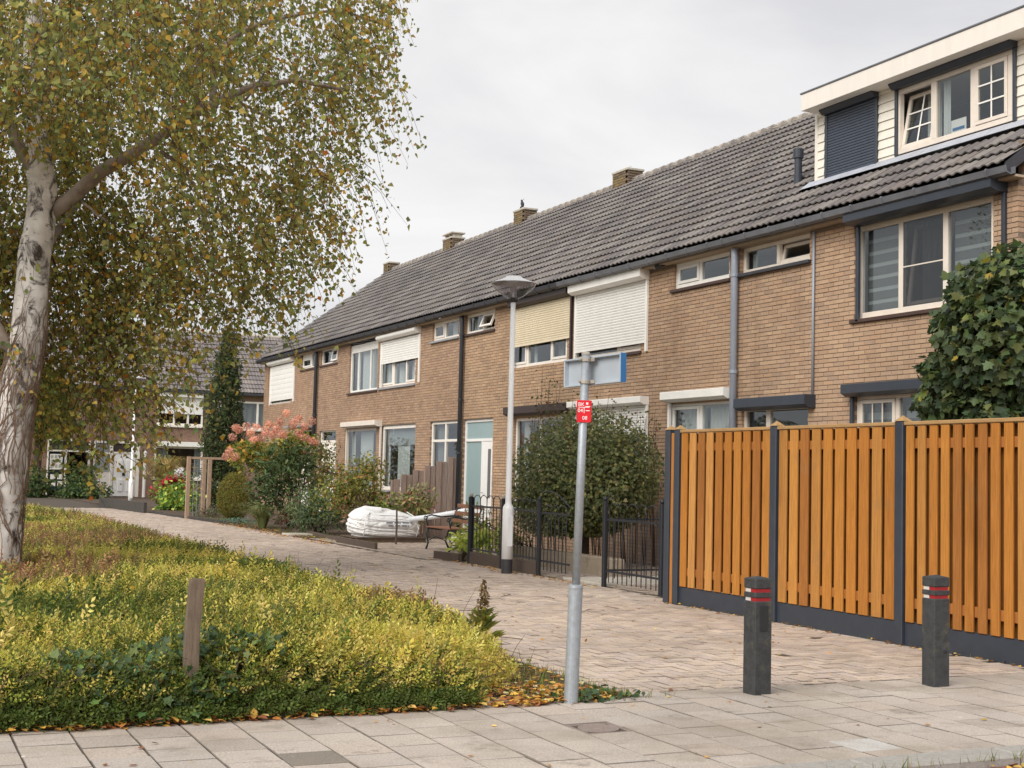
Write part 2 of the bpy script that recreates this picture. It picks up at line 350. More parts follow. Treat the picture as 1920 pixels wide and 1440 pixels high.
def crown(name, parent, blobs, n, size, items, tmpl=T_OVAL, m='leaf', shell=.5, rough=.25, up=.35, droop=.2, jit=.18, zmin=None, **k):
    vol = np.array([b[1][0]*b[1][1]+b[1][1]*b[1][2]+b[1][0]*b[1][2] for b in blobs]); Ps = []; Ns = []
    for i, b in enumerate(blobs):
        p, nn = blob(int(n*vol[i]/vol.sum()), b[0], b[1], shell, rough, seed=i+len(name)*7); Ps.append(p); Ns.append(nn)
    P = np.concatenate(Ps); Nn = np.concatenate(Ns)
    if zmin is not None: q = P[:, 2] > zmin; P = P[q]; Nn = Nn[q]
    nn = len(P); nr = unit(Nn+np.array([0, 0, up])+.55*rdir(nn)); d = unit(rdir(nn)*.9+Nn*.5+np.array([0, 0, -droop]))
    sz = size*rng.uniform(.65, 1.25, nn); return scatter(name, P, frames(d, nr), sz, pal(nn, items, jit), tmpl, m, parent, **k)
# ================================================================ SETTING
g = MB(); g.add([(-600, -300, -.06), (600, -300, -.06), (600, 900, -.06), (-600, 900, -.06)], [(0, 1, 2, 3)]); struct('ground', g, 'grass_ground')
g = MB(); g.add([(-60, -12, -.045), (60, -12, -.045), (60, 5.66, -.045), (-60, 5.66, -.045)], [(0, 1, 2, 3)]); struct('road', g, 'red_asphalt')
kb = MB(); x = -6.3
while x < 14:
    kb.cbox(x+.004, x+.996, 5.63, 5.86, -.12, .006, .012); x += 1.0
struct('kerb', kb, 'kerb')
# bedding sheets of the pavement and the path
g = MB(); g.add([(-6, 5.84, -.006), (14, 5.84, -.006), (14, 8.14, -.006), (-6, 8.14, -.006)], [(0, 1, 2, 3)]); PAV = struct('pavement', g, 'joint_sand')
def tile_mesh(w, l, c, dz=.05, ch=.0025):
    """paving piece: top, chamfered rim, sides"""
    mb = MB(); mb.col = c; a, b = w/2, l/2; q = lambda e, z: [(-a+e, -b+e, z), (a-e, -b+e, z), (a-e, b-e, z), (-a+e, b-e, z)]
    mb.v = q(ch, 0)+q(0, -ch)+q(0, -dz); mb.f = [(0, 1, 2, 3)]+[(i+4, (i+1) % 4+4, (i+1) % 4, i) for i in range(4)]+[(i+8, (i+1) % 4+8, (i+1) % 4+4, i+4) for i in range(4)]; mb.c = [c]+[tuple(v*.5 for v in c)]*8; return mb    # rims and sides coloured darker than the top
PAVC = [(188, 177, 166), (184, 173, 162), (190, 179, 168), (183, 173, 164), (187, 174, 162), (181, 170, 160), (189, 178, 168), (177, 166, 156)]
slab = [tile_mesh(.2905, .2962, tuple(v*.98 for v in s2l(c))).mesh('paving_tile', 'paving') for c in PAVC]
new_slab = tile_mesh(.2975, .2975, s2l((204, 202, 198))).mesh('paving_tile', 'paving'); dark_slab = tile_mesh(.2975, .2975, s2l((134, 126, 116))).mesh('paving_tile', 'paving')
MHX, MHY = 3.87, 7.06      # takes the place of one slab
ci = 0; x = .72-.3*3
while x < 10.4:
    off = .15 if ci % 2 else 0.0
    y = 5.86+.15+off-.3
    while y < 8.26:
        yc = y
        ok = 5.80 < yc < 8.1
        if 5.70 < yc-.0 and not (abs(x+.15-MHX) < .16 and abs(yc-MHY) < .16):
            if yc-.15 > 5.85 and yc+.15 < 8.20:
                me = random.choice(slab)
                wx = G(1760, 1400); 
                if abs(x+.15-5.05) < .16 and abs(yc-6.12) < .16: me = new_slab
                if abs(x+.15-2.07) < .16 and abs(yc-6.7) < .16: me = dark_slab
                Mx = Matrix.Translation((x+.15+random.gauss(0, .0012), yc+random.gauss(0, .0015), random.gauss(0, .0016))) @ Matrix.Rotation(random.gauss(0, .004), 4, 'X') @ Matrix.Rotation(random.gauss(0, .004), 4, 'Y') @ Matrix.Rotation(random.gauss(0, .004), 4, 'Z')
                ob('paving_tile', me, PAV, M=Mx)
            elif yc-.15 < 8.1 and yc+.15 > 8.19:
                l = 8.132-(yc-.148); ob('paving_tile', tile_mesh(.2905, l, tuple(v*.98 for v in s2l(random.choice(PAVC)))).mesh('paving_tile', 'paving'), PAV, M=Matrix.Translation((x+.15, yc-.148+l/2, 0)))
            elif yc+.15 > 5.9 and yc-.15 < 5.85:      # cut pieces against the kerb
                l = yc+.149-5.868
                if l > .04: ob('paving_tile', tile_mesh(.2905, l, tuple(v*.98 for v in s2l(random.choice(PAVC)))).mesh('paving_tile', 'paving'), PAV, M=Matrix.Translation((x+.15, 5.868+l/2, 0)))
        y += .3
    x += .3; ci += 1
# path of herringbone clinkers
def xl(y): return 4.62
def xr(y): return np.interp(y, [8, 14, 14.2, 21, 23, 34, 40, 46, 60], [8.47, 8.62, 8.8, 8.9, 8.35, 8.3, 8.0, 7.6, 7.2])
g = MB(); ys = [8.12, 14, 14.2, 21, 23, 34, 40, 46, 62]
g.add([(xl(y), y, -.006) for y in ys]+[(float(xr(y))+.1, y, -.006) for y in ys], [(i, len(ys)+i, len(ys)+i+1, i+1) for i in range(len(ys)-1)]); PATH = struct('path', g, 'joint_sand')
CLC = [(182, 165, 150), (178, 162, 148), (186, 170, 155), (175, 159, 148), (183, 166, 150), (179, 164, 154), (189, 173, 158), (171, 155, 142)]
CLL = [tuple(v*1.12 for v in s2l(c)) for c in CLC]
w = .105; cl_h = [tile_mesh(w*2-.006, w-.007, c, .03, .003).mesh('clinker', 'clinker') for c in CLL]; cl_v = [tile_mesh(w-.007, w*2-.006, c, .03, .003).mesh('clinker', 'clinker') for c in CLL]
near = []; far_h = []; far_v = []
for a in range(0, 46):
    for b in range(0, 400):
        q = (a-b) % 4
        if q == 0: cx, cy, hv = 4.62+w*(a+1), 8.24+w*(b+.5), 0
        elif q == 3: cx, cy, hv = 4.62+w*(a+.5), 8.24+w*(b+1), 1
        elif q == 2 and b == 0: cx, cy, hv = 4.62+w*(a+.5), 8.24+w*(b+.5), 2
        elif q == 1 and a == 0: cx, cy, hv = 4.62+w*(a+.5), 8.24+w*(b+.5), 2
        else: continue
        if cx < 4.62 or cx > float(xr(cy))+.0 or cy > 48: continue
        near.append((math.hypot(cx, cy), cx, cy, hv))
near.sort()
# border course between tiles and clinkers
x = 4.66
while x < 8.4: near.insert(0, (0, x+.05, 8.14+.05, 2)); x += .105
def cl_mat(cx, cy): return Matrix.Translation((cx+random.gauss(0, .001), cy+random.gauss(0, .001), random.gauss(-.001, .0018))) @ Matrix.Rotation(random.gauss(0, .008), 4, 'X') @ Matrix.Rotation(random.gauss(0, .008), 4, 'Y')
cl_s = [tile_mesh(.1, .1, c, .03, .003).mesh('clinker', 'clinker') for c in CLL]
for i, (dd, cx, cy, hv) in enumerate(near[:300]): ob('clinker', random.choice((cl_h, cl_v, cl_s)[hv]), PATH, M=cl_mat(cx, cy))
for hv, dims in ((2, (.099, .099)), (0, (w*2-.006, w-.007)), (1, (w-.007, w*2-.006))):
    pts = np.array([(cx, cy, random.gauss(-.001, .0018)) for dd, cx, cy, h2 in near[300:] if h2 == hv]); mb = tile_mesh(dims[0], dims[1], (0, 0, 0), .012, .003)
    Fm = np.repeat(np.eye(3)[None], len(pts), 0); Fm[:, 2, 0] = rng.normal(0, .008, len(pts)); Fm[:, 2, 1] = rng.normal(0, .008, len(pts))
    cc = np.array(CLL)[rng.integers(0, len(CLL), len(pts))]*(1+.05*rng.standard_normal((len(pts), 1)))
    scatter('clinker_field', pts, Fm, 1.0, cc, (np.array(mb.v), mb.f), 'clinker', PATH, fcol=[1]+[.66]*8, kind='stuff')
# far paving in front of the houses across the end, planting beds, garden ground
g = MB(); g.add([(-40, 46, -.03), (4.6, 46, -.03), (4.6, 62.5, -.03), (-40, 62.5, -.03)], [(0, 1, 2, 3)]); g.add([(4.6, 47.5, -.02), (7.5, 47.5, -.02), (7.1, 62.5, -.02), (4.6, 62.5, -.02)], [(0, 1, 2, 3)]); struct('far_pavement', g, 'far_paving')
g = MB(); g.add([(-14, 7.86, -.004), (4.6, 7.86, -.004), (4.6, 46, -.004), (-14, 46, -.004)], [(0, 1, 2, 3)])
struct('planting_bed', g, 'soil')
g = MB(); g.add([(8.3, 24.2, .0), (12.1, 24.2, .0), (12.1, 66, .0), (7.2, 66, .0), (7.75, 46, .0), (8.1, 40, 0), (8.4, 34, 0)], [(0, 1, 2, 3, 4, 5, 6)]); struct('garden_soil', g, 'soil')
g = MB(); g.add([(8.45, 7, -.004), (12.1, 7, -.004), (12.1, 24.2, -.004), (8.4, 24.2, -.004), (8.95, 21, -.004), (8.8, 14.2, -.004)], [(0, 1, 2, 3, 4, 5)]); struct('garden_paving', g, 'joint_sand')
pts = []
for a in range(34):
    for b in range(96):
        q = (a-b) % 4
        cx, cy = 8.95+w*a, 13.9+w*b
        if cx < 11.9 and cy < 24 and not (cx < 9.1 and cy > 21): pts.append((cx, cy, .004+random.gauss(0, .002), q))
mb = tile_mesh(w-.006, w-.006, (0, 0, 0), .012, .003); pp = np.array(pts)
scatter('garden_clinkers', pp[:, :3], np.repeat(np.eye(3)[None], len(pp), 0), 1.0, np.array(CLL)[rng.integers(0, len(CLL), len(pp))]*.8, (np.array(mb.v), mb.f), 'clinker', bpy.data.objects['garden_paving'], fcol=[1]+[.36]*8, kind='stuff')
g = MB(); g.add([(8.38, 21.4, .004), (11.6, 21.4, .004), (11.6, 28.3, .004), (8.38, 28.3, .004)], [(0, 1, 2, 3)]); TER = struct('garden_terrace', g, 'joint_sand')
pp = np.array([(8.44+w*a, 21.45+w*b, .010+random.gauss(0, .002)) for a in range(30) for b in range(65)])
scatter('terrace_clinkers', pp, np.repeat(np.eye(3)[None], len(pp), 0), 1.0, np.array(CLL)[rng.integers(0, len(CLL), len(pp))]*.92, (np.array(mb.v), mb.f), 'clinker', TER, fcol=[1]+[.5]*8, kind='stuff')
# white-grey slab path to the iron gate
g = MB()
for i in range(4): g.cbox(8.86+i*.5, 9.35+i*.5, 16.2, 17.3, -.02, .03, .008)
struct('garden_path', g, 'concrete')
# ================================================================ TERRACE
XF = 12.0; XW = 12.05
HB = [float(W(1909, 500)[1]), 17.78, 23.37, 28.82, 34.47, 40.31, 46.35]
ZTOP = 5.06
CUBE = (np.array([(0, -1, 0), (1, -1, 0), (1, 0, 0), (0, 0, 0), (0, -1, 1), (1, -1, 1), (1, 0, 1), (0, 0, 1)], float), [(3, 2, 6, 7), (0, 3, 7, 4), (2, 1, 5, 6), (4, 7, 6, 5), (0, 1, 2, 3)])
BRK = {'a': [(166, 140, 117), (164, 137, 114), (169, 142, 119), (161, 135, 113), (167, 138, 114), (172, 146, 121), (156, 132, 113), (165, 140, 119)],
       'g': [(150, 124, 104), (142, 118, 98), (158, 130, 108), (134, 112, 96), (152, 120, 96), (144, 124, 108)],
       'd': [(163, 136, 114), (159, 132, 110), (167, 140, 117), (155, 128, 108), (161, 133, 110), (165, 138, 113)]}
def brick_meshes(key, tint=(1, 1, 1)):
    out = []
    for c in BRK[key]:
        mb = MB(); mb.col = tuple(v*1.15*t_ for v, t_ in zip(s2l(c), tint)); mb.add([tuple(p) for p in CUBE[0]*[.209, .1, .051]], CUBE[1]); out.append(mb.mesh('brick', 'brick'))
    return out
def brick_wall(house, org, U, Nn, u0, u1, z0, z1, openings, key, nparts=0, prefer=None, top=None, tint=(1, 1, 1)):
    """mortar body with openings, every brick a box standing proud of it"""
    U = np.array(U, float); Nn = np.array(Nn, float); org = np.array(org, float)
    us = sorted({u0, u1, *[min(max(v, u0), u1) for o in openings for v in o[:2]]}); zs = sorted({z0, z1, *[min(max(v, z0), z1) for o in openings for v in o[2:]]})
    isop = lambda u, z: any(o[0] < u < o[1] and o[2] < z < o[3] for o in openings)
    mb = MB(); e = .004
    for i in range(len(us)-1):
        for j in range(len(zs)-1):
            um, zm = (us[i]+us[i+1])/2, (zs[j]+zs[j+1])/2
            if isop(um, zm): continue
            a, b, c, d = us[i], us[i+1], zs[j], zs[j+1]
            if i == 0: a += e
            if i == len(us)-2: b -= e
            if i > 0 and isop((us[i-1]+us[i])/2, zm): a += e
            if i < len(us)-2 and isop((us[i+1]+us[i+2])/2, zm): b -= e
            if j > 0 and isop(um, (zs[j-1]+zs[j])/2): c += e
            if j < len(zs)-2 and isop(um, (zs[j+1]+zs[j+2])/2): d -= e
            P = lambda u, dd, z: tuple(org+U*u+Nn*dd+np.array([0, 0, z]))
            tz = lambda u: d if top is None else min(d, top(u))
            mb.add([P(a, -.1, c), P(b, -.1, c), P(b, -.007, c), P(a, -.007, c), P(a, -.1, tz(a)), P(b, -.1, tz(b)), P(b, -.007, tz(b)), P(a, -.007, tz(a))],
                   [(3, 2, 6, 7), (0, 3, 7, 4), (2, 1, 5, 6), (4, 7, 6, 5), (0, 1, 2, 3), (1, 0, 4, 5)])
    wall = mb.build('wall', 'mortar', house)
    L = []
    n = int((z1-z0)/.0625)
    for k in range(n):
        za = z0+k*.0625+.006; zc = za+.025
        cuts = sorted([(o[0], o[1]) for o in openings if o[2] < zc < o[3]]); spans = []; a = u0
        for p, q in cuts:
            if p > a: spans.append((a, min(p, u1)))
            a = max(a, q)
        if a < u1: spans.append((a, u1))
        for a, b in spans:
            if b-a < .02: continue
            m = math.floor((a-u0)/.22)-1; off = u0+(.11 if k % 2 else 0)+random.gauss(0, .006)
            u = off+m*.22
            while u < b:
                p, q = max(u, a), min(u+.209, b)
                if q-p > .025 and (top is None or za+.05 < top(p) and za+.05 < top(q)): L.append((p, q-p, za, random.gauss(0, .0018), q-p > .2085))
                u += .22
    A = np.array([l[:4] for l in L]); full = np.array([l[4] for l in L]); idx = np.arange(len(A)); pos = org+A[:, :1]*U+Nn*A[:, 3:4]; pos = pos.copy(); pos[:, 2] += A[:, 2]
    parts = []
    if nparts:
        ok = full & (pos[:, 2] > prefer[0]) & (pos[:, 2] < prefer[1])
        parts = sorted(idx[ok], key=lambda i: np.linalg.norm(pos[i]-CAM))[:nparts]
        ms = brick_meshes(key, tint); Fm = Matrix(((U[0], Nn[0], 0, 0), (U[1], Nn[1], 0, 0), (0, 0, 1, 0), (0, 0, 0, 1)))
        for i in parts: ob('brick', random.choice(ms), wall, M=Matrix.Translation(Vector(pos[i])) @ Fm)
    rest = np.setdiff1d(idx, np.array(parts, int)); Fr = np.stack([U, Nn, (0, 0, 1)], 1)[None].repeat(len(rest), 0)
    cc = np.array([s2l(c) for c in BRK[key]])[rng.integers(0, len(BRK[key]), len(rest))]*1.15*np.array(tint)*(1+.05*rng.standard_normal((len(rest), 1)))
    sz = np.stack([A[rest, 1], np.full(len(rest), .1), np.full(len(rest), .051)], 1)
    scatter('brickwork', pos[rest], Fr, sz, cc, CUBE, 'brick', wall, kind='stuff'); return wall
def rect(xl_, xr_, yt, yb, X=XW):
    a, b, r = W(xl_, yt, X), W(xl_, yb, X), W(xr_, (yt+yb)/2, X); return float(r[1]), float((a[1]+b[1])/2), float(b[2]), float(a[2])
# ---- facade elements; outward is -X, y grows to the left of the picture
def pane(parent, y0, y1, z0, z1, x, m='glass'): return MB().box(x, x+.006, y0, y1, z0, z1).build('pane', m, parent)
def leaf(parent, y0, y1, z0, z1, x, fm, gm='glass', fw=.05, hinge=None, deg=0, bars=(0, 0), bm=None):
    """opening sash; hinge 'bottom' tips inward, 'top' tips outward; bars = glazing bars (vertical, horizontal)"""
    M = Matrix.Identity(4)
    if hinge:
        zc = z0 if hinge == 'bottom' else z1; M = Matrix.Translation((x, 0, zc)) @ Matrix.Rotation(math.radians(deg), 4, 'Y') @ Matrix.Translation((-x, 0, -zc))
    mb = MB(); f = fw
    for b in ((y0, y1, z0, z0+f), (y0, y1, z1-f, z1), (y0, y0+f, z0+f, z1-f), (y1-f, y1, z0+f, z1-f)): mb.cbox(x, x+.045, b[0], b[1], b[2], b[3], .004, M)
    s = mb.build('sash', fm, parent); p = MB(); p.box(x+.02, x+.026, y0+f, y1-f, z0+f, z1-f); p.v = [tuple(M @ Vector(v)) for v in p.v]; p.build('pane', gm, parent)
    nv, nh = bars
    for i in range(nv): yy = y0+f+(y1-y0-2*f)*(i+1)/(nv+1); MB().cbox(x+.008, x+.019, yy-.011, yy+.011, z0+f, z1-f, .002, M).build('glazing_bar', bm or fm, parent)
    for i in range(nh): zz = z0+f+(z1-z0-2*f)*(i+1)/(nh+1); MB().cbox(x+.006, x+.018, y0+f, y1-f, zz-.011, zz+.011, .002, M).build('glazing_bar', bm or fm, parent)
    return s
def curtain(parent, y0, y1, z0, z1, x, m='curtain', amp=.025, per=.11):
    n = max(6, int((y1-y0)/per*6)); mb = MB(); vs = []
    for i in range(n+1):
        y = y0+(y1-y0)*i/n; xx = x+amp*math.sin(2*math.pi*(y-y0)/per+.7*math.sin(5*y)); vs += [(xx, y, z0), (xx, y, z1)]
    mb.add(vs, [(2*i, 2*i+2, 2*i+3, 2*i+1) for i in range(n)]); return mb.build('curtain', m, parent, smooth=True)
def window(house, r, cols, fm='white_paint', x=XW, fw=.06, mw=.07, sill=None, sillm='sill_brown', name='window', label=None):
    """cols: from picture left to right, (share, kind, options)"""
    y0, y1, z0, z1 = r; mb = MB()
    for b in ((y0, y1, z0, z0+fw), (y0, y1, z1-fw, z1), (y0, y0+fw, z0+fw, z1-fw), (y1-fw, y1, z0+fw, z1-fw)): mb.cbox(x, x+.07, *b, .005)
    tot = sum(c[0] for c in cols); yy = y1-fw; wd_ = (y1-y0-2*fw)-mw*(len(cols)-1); cells = []
    for i, c in enumerate(cols):
        w_ = wd_*c[0]/tot; cells.append((yy-w_, yy)); yy -= w_
        if i < len(cols)-1: mb.cbox(x+.003, x+.066, yy-mw, yy, z0+fw, z1-fw, .004); yy -= mw
    for (a, b), c in zip(cells, cols):
        for t in c[2].get('transom', ()): zt = z0+(z1-z0)*t; mb.cbox(x+.004, x+.064, a, b, zt-.03, zt+.03, .004)
    win = mb.build(name, fm, house); 
    if label: win['label'] = label
    for (a, b), c in zip(cells, cols):
        k, o = c[1], c[2]; zs = [z0+fw]+[z0+(z1-z0)*t for t in o.get('transom', ())]+[z1-fw]
        for i in range(len(zs)-1):
            p, q = zs[i]+(.03 if i else 0), zs[i+1]-(.03 if i < len(zs)-2 else 0)
            kk = o.get('upper', k) if i and i == len(zs)-2 else k
            if kk == 'fix': pane(win, a, b, p, q, x+.03)
            elif kk == 'frost': pane(win, a, b, p, q, x+.03, 'frost')
            elif kk == 'panel': MB().cbox(x+.012, x+.05, a, b, p, q, .004).build('panel', fm, win)
            elif kk == 'sash': leaf(win, a+.004, b-.004, p+.004, q-.004, x-.014, fm, bars=o.get('bars', (0, 0)), fw=o.get('fw', .05))
            elif kk == 'tilt': leaf(win, a+.004, b-.004, p+.004, q-.004, x+.03, fm, hinge='bottom', deg=o.get('deg', 7), bars=o.get('bars', (0, 0)), bm='white_paint')
            elif kk == 'flap': leaf(win, a+.004, b-.004, p+.004, q-.004, x-.014, fm, hinge='top', deg=o.get('deg', 22))
            elif kk == 'screen':
                pane(win, a, b, p, q, x+.012, 'screen_glass'); leaf(win, a+.02, b-.02, p+.02, q-.02, x+.05, fm, hinge='bottom', deg=7)
                zz = p+(q-p)*.47; MB().box(x+.004, x+.011, a, b, zz-.008, zz+.008).build('screen_bar', fm, win)
        if o.get('curtain'):
            fr, m_ = o['curtain']; 
            for f0, f1 in fr: curtain(win, b-(b-a)*f1, b-(b-a)*f0, z0+fw, z1-fw-.02, x+.16, m_)
        if o.get('blind'):
            n, zb = o['blind']; zz = z1-fw; i = 0
            while zz > z0+fw+zb*(z1-z0):
                MB().box(x+.14+.004*(i % 2), x+.143+.004*(i % 2), a-.02, b+.02, zz-n, zz+.01).build('blind_strip', 'blind_grey' if i % 2 else 'blind_dark', win); zz -= n*(1.0 if i % 2 else .6); i += 1
        if o.get('shade'): MB().box(x+.12, x+.125, a-.01, b+.01, z1-fw-o['shade']*(z1-z0), z1-fw).build('roller_blind', 'blind_grey', win)
    if sill: MB().cbox(XF-sill, x+.02, y0-.05, y1+.05, z0-.055, z0-.004, .006).build('sill', sillm, win)
    return win
def shutter(house, xl_, xr_, yt, yb, depth, boxm, slatm=None, zb=None, railb=None, rnd=False, cb=None, name='roller_shutter', x0=XF, rails=True, pitch=.045):
    """box over a window from picture edges of its front; slats down to zb, guide rails down to railb"""
    xf = x0-depth; a, b, r = W(xl_, yt, xf), W(xl_, yb, xf), W(xr_, yt, xf); y0, y1, z0, z1 = float(r[1]), float(a[1]), float(b[2]), float(a[2])
    if rnd: prof = [(x0-.003, z0), (x0-depth*.55, z0-.0)]+[(xf+depth*.5-depth*.5*math.cos(t), (z0+z1)/2+(z1-z0)/2*math.sin(t)) for t in np.linspace(-1.4, 1.4, 9)]+[(x0-.003, z1)]
    else: c = (z1-z0)*.3; prof = [(x0-.003, z0-.02), (x0-depth*.6, z0-.02), (xf, z0+c*.5), (xf, z1-.01), (xf+.01, z1), (x0-.003, z1)]
    mb = MB(); mb.prism(prof, lambda x, z: (x, y0, z), lambda x, z: (x, y1, z)); sh = mb.build(name, boxm, house)
    if rails and railb is not None:
        for yy in (y0+.005, y1-.06): MB().cbox(x0-.05, x0-.004, yy, yy+.055, railb, z0-.022, .004).build('guide_rail', cb or boxm, sh)
    if zb is not None:
        n = int((z0-zb)/pitch); prof = [(0, 0), (-.010, .004), (-.014, pitch*.5), (-.010, pitch-.006), (0, pitch-.002)]
        me = MB().prism(prof, lambda x, z: (x, y0+.05, z), lambda x, z: (x, y1-.05, z)).mesh('slat', slatm)
        for i in range(n): ob('slat', me, sh, M=Matrix.Translation((x0-.022, 0, z0-.02-(i+1)*pitch)))
        MB().cbox(x0-.036, x0-.02, y0+.05, y1-.05, z0-.025-n*pitch-.05, z0-.02-n*pitch-.002, .004).build('bottom_slat', slatm, sh)
    return sh, (y0, y1, z0, z1)
def zat(x, y, X=XF-.02): return float(W(x, y, X)[2])
# ---- roof
EX, EZ, RX, RZ = 11.76, 5.205, 16.5, 8.73
SL = math.hypot(RX-EX, RZ-EZ); sv = np.array([(RX-EX)/SL, 0, (RZ-EZ)/SL]); nv_ = np.array([-sv[2], 0, sv[0]]); ROWS = 17; EXPO = (SL-.05)/ROWS
RTC = [(128, 122, 120), (121, 115, 114), (134, 128, 124), (116, 111, 111), (125, 117, 113), (137, 132, 128), (112, 107, 106)]
def tile_tmpl(w_, l_):
    pr = [(0, .022), (.1, .026), (.2, .018), (.28, .006), (.42, .004), (.5, .021), (.6, .026), (.7, .018), (.78, .006), (.92, .004), (1, .02)]; n = len(pr); V = []; Fs = []
    for u, h in pr: V += [(u*w_, 0, h+.046), (u*w_, l_, h+.002), (u*w_, 0, h+.028)]
    for i in range(n-1): Fs += [(3*i, 3*i+3, 3*i+4, 3*i+1), (3*i+2, 3*i+5, 3*i+3, 3*i)]
    return np.array(V), Fs
def add_roof(house, y0, y1, skip=None, cols=RTC, nparts=300, chim=()):
    mb = MB(); zb_ = -.02; q = lambda t, y: tuple(np.array([EX, y, EZ])+sv*t+nv_*zb_)
    mb.add([q(.05, y0), q(.05, y1), q(SL, y1), q(SL, y0)], [(0, 3, 2, 1)]); mb.add([q(SL, y0), q(SL, y1), (RX+4.5, y1, EZ), (RX+4.5, y0, EZ)], [(0, 3, 2, 1)])
    rf = mb.build('roof', 'dark_gutter', house); n = max(1, round((y1-y0)/.3)); w_ = (y1-y0)/n; V, Fs = tile_tmpl(w_*1.01, EXPO+.05); ms = []
    for c in cols: t = MB(); t.col = tuple(v*.95 for v in s2l(c)); t.add(V, Fs); ms.append(t.mesh('roof_tile', 'roof_tile'))
    B = Matrix(((0, sv[0], nv_[0], 0), (1, 0, 0, 0), (0, sv[2], nv_[2], 0), (0, 0, 0, 1))); lst = []
    for r_ in range(ROWS):
        for c in range(n):
            p = np.array([EX, y0+c*w_, EZ])+sv*(r_*EXPO)
            if skip and skip(p[0]+sv[0]*EXPO*.8, p[1]+w_/2): continue
            lst.append(p)
    lst.sort(key=lambda p: np.linalg.norm(p-CAM))
    for i, p in enumerate(lst[:nparts]):
        Mx = Matrix.Translation(Vector(p)+Vector((0, random.gauss(0, .002), 0))) @ B @ Matrix.Rotation(random.gauss(0, .004), 4, 'Z') @ Matrix.Rotation(random.gauss(0, .006), 4, 'X'); ob('roof_tile', random.choice(ms), rf, M=Mx)
    if len(lst) > nparts:
        R = np.array(lst[nparts:]); Fm = np.stack([(0, 1, 0), sv, nv_], 1)[None].repeat(len(R), 0)
        scatter('roof_tiles', R, Fm, 1.0, np.array([s2l(c) for c in cols])[rng.integers(0, len(cols), len(R))]*.95, (V, Fs), 'roof_tile', rf, kind='stuff')
    m = max(1, round((y1-y0)/.36)); l_ = (y1-y0)/m
    prof = [(.125*math.cos(t), .115*math.sin(t)) for t in np.linspace(-.25, math.pi+.25, 9)]
    for i in range(m):
        a, b = y0+i*l_, y0+(i+1)*l_+.03; mb = MB(); vs = [(RX+px, a, RZ-.02+pz) for px, pz in prof]+[(RX+px*.9, b, RZ-.025+pz*.9) for px, pz in prof]
        mb.add(vs, [(k, k+1, 10+k-1+0, 9+k) for k in range(8)]+[tuple(range(9))]); mb.build('ridge_tile', 'mortar_light' if random.random() < .5 else 'ridge_grey', rf)
    return rf
def add_gutter(house, y0, y1, m):
    P = [(11.84, 5.175), (11.84, 5.10), (11.77, 5.075), (11.70, 5.10), (11.68, 5.175), (11.693, 5.18), (11.712, 5.112), (11.77, 5.09), (11.827, 5.112), (11.827, 5.175)]
    gt = MB().prism(P, lambda x, z: (x, y0, z), lambda x, z: (x, y1, z)).build('gutter', m, house)
    y = y0+.3
    while y < y1: MB().prism([(p[0]+(-.008 if p[0] < 11.75 else .0), p[1]-.008) for p in P[1:5]]+[(11.684, 5.19), (11.715, 5.19), (11.715, 5.105), (11.77, 5.085)], lambda x, z: (x, y, z), lambda x, z: (x, y+.025, z)).build('bracket', m, gt); y += .62
    MB().box(11.845, 12.02, y0, y1, 5.062, 5.09).build('soffit', 'lintel', house)
def chimney(house, px, top, lx=.45, ly=.7):
    c = W(px, 400, RX); yc = float(c[1]); zt = top; ch = MB().box(RX-lx/2+.01, RX+lx/2-.01, yc-ly/2+.01, yc+ly/2-.01, RZ-.6, zt-.06).build('chimney', 'mortar', house)
    L = []; 
    k = 0; z = RZ-.45
    while z < zt-.07:
        for ax in (0, 1):
            for sd_ in ((RX-lx/2) if not ax else (yc-ly/2),):
                u = (yc-ly/2 if not ax else RX-lx/2)+(.055 if k % 2 else 0); end = (yc+ly/2) if not ax else RX+lx/2
                while u < end-.03:
                    q = min(u+.2, end); L.append(((sd_, u, z), (.1, q-u, .05)) if not ax else ((u, sd_-.002, z+.001), (q-u, .1, .049))); u += .21
        z += .0625; k += 1
    P = np.array([l[0] for l in L]); Z = np.array([l[1] for l in L]); V = CUBE[0].copy(); V[:, 1] += 1
    scatter('brickwork', P, np.repeat(np.eye(3)[None], len(P), 0), Z, pal(len(P), [((128, 112, 88), 2), ((140, 118, 84), 2), ((112, 98, 82), 1)], .1), (V, CUBE[1]), 'brick', ch, kind='stuff')
    MB().cbox(RX-lx/2-.02, RX+lx/2+.02, yc-ly/2-.02, yc+ly/2+.02, zt-.06, zt, .01).build('cap', 'concrete', ch); return yc
def body(house, y0, y1):
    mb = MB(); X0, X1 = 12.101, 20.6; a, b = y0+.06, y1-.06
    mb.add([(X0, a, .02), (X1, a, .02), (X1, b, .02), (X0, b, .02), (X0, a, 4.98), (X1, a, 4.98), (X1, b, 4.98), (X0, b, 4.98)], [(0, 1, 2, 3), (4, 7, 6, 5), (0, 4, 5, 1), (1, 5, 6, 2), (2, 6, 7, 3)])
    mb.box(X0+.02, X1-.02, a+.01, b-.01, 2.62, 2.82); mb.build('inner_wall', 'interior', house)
def downpipe(house, px, m, r=.05, y=None, zb=.05):
    yy = y if y is not None else float(W(px, 650, 11.92)[1]); mb = MB().tube([(11.72, yy, 5.05), (11.72, yy, 4.98), (11.90, yy, 4.80), (11.92, yy, 4.7), (11.92, yy, zb)], r, 12) if False else MB().tube([(11.90, yy, 5.04), (11.915, yy, 4.9), (11.915, yy, zb)], r, 12)
    d = mb.build('downpipe', m, house, smooth=True)
    for z in (4.6, 3.1, 1.9): MB().tube([(11.915, yy, z), (11.915, yy, z+.05)], r+.012, 12).build('pipe_bracket', m, d)
HOUSES = []
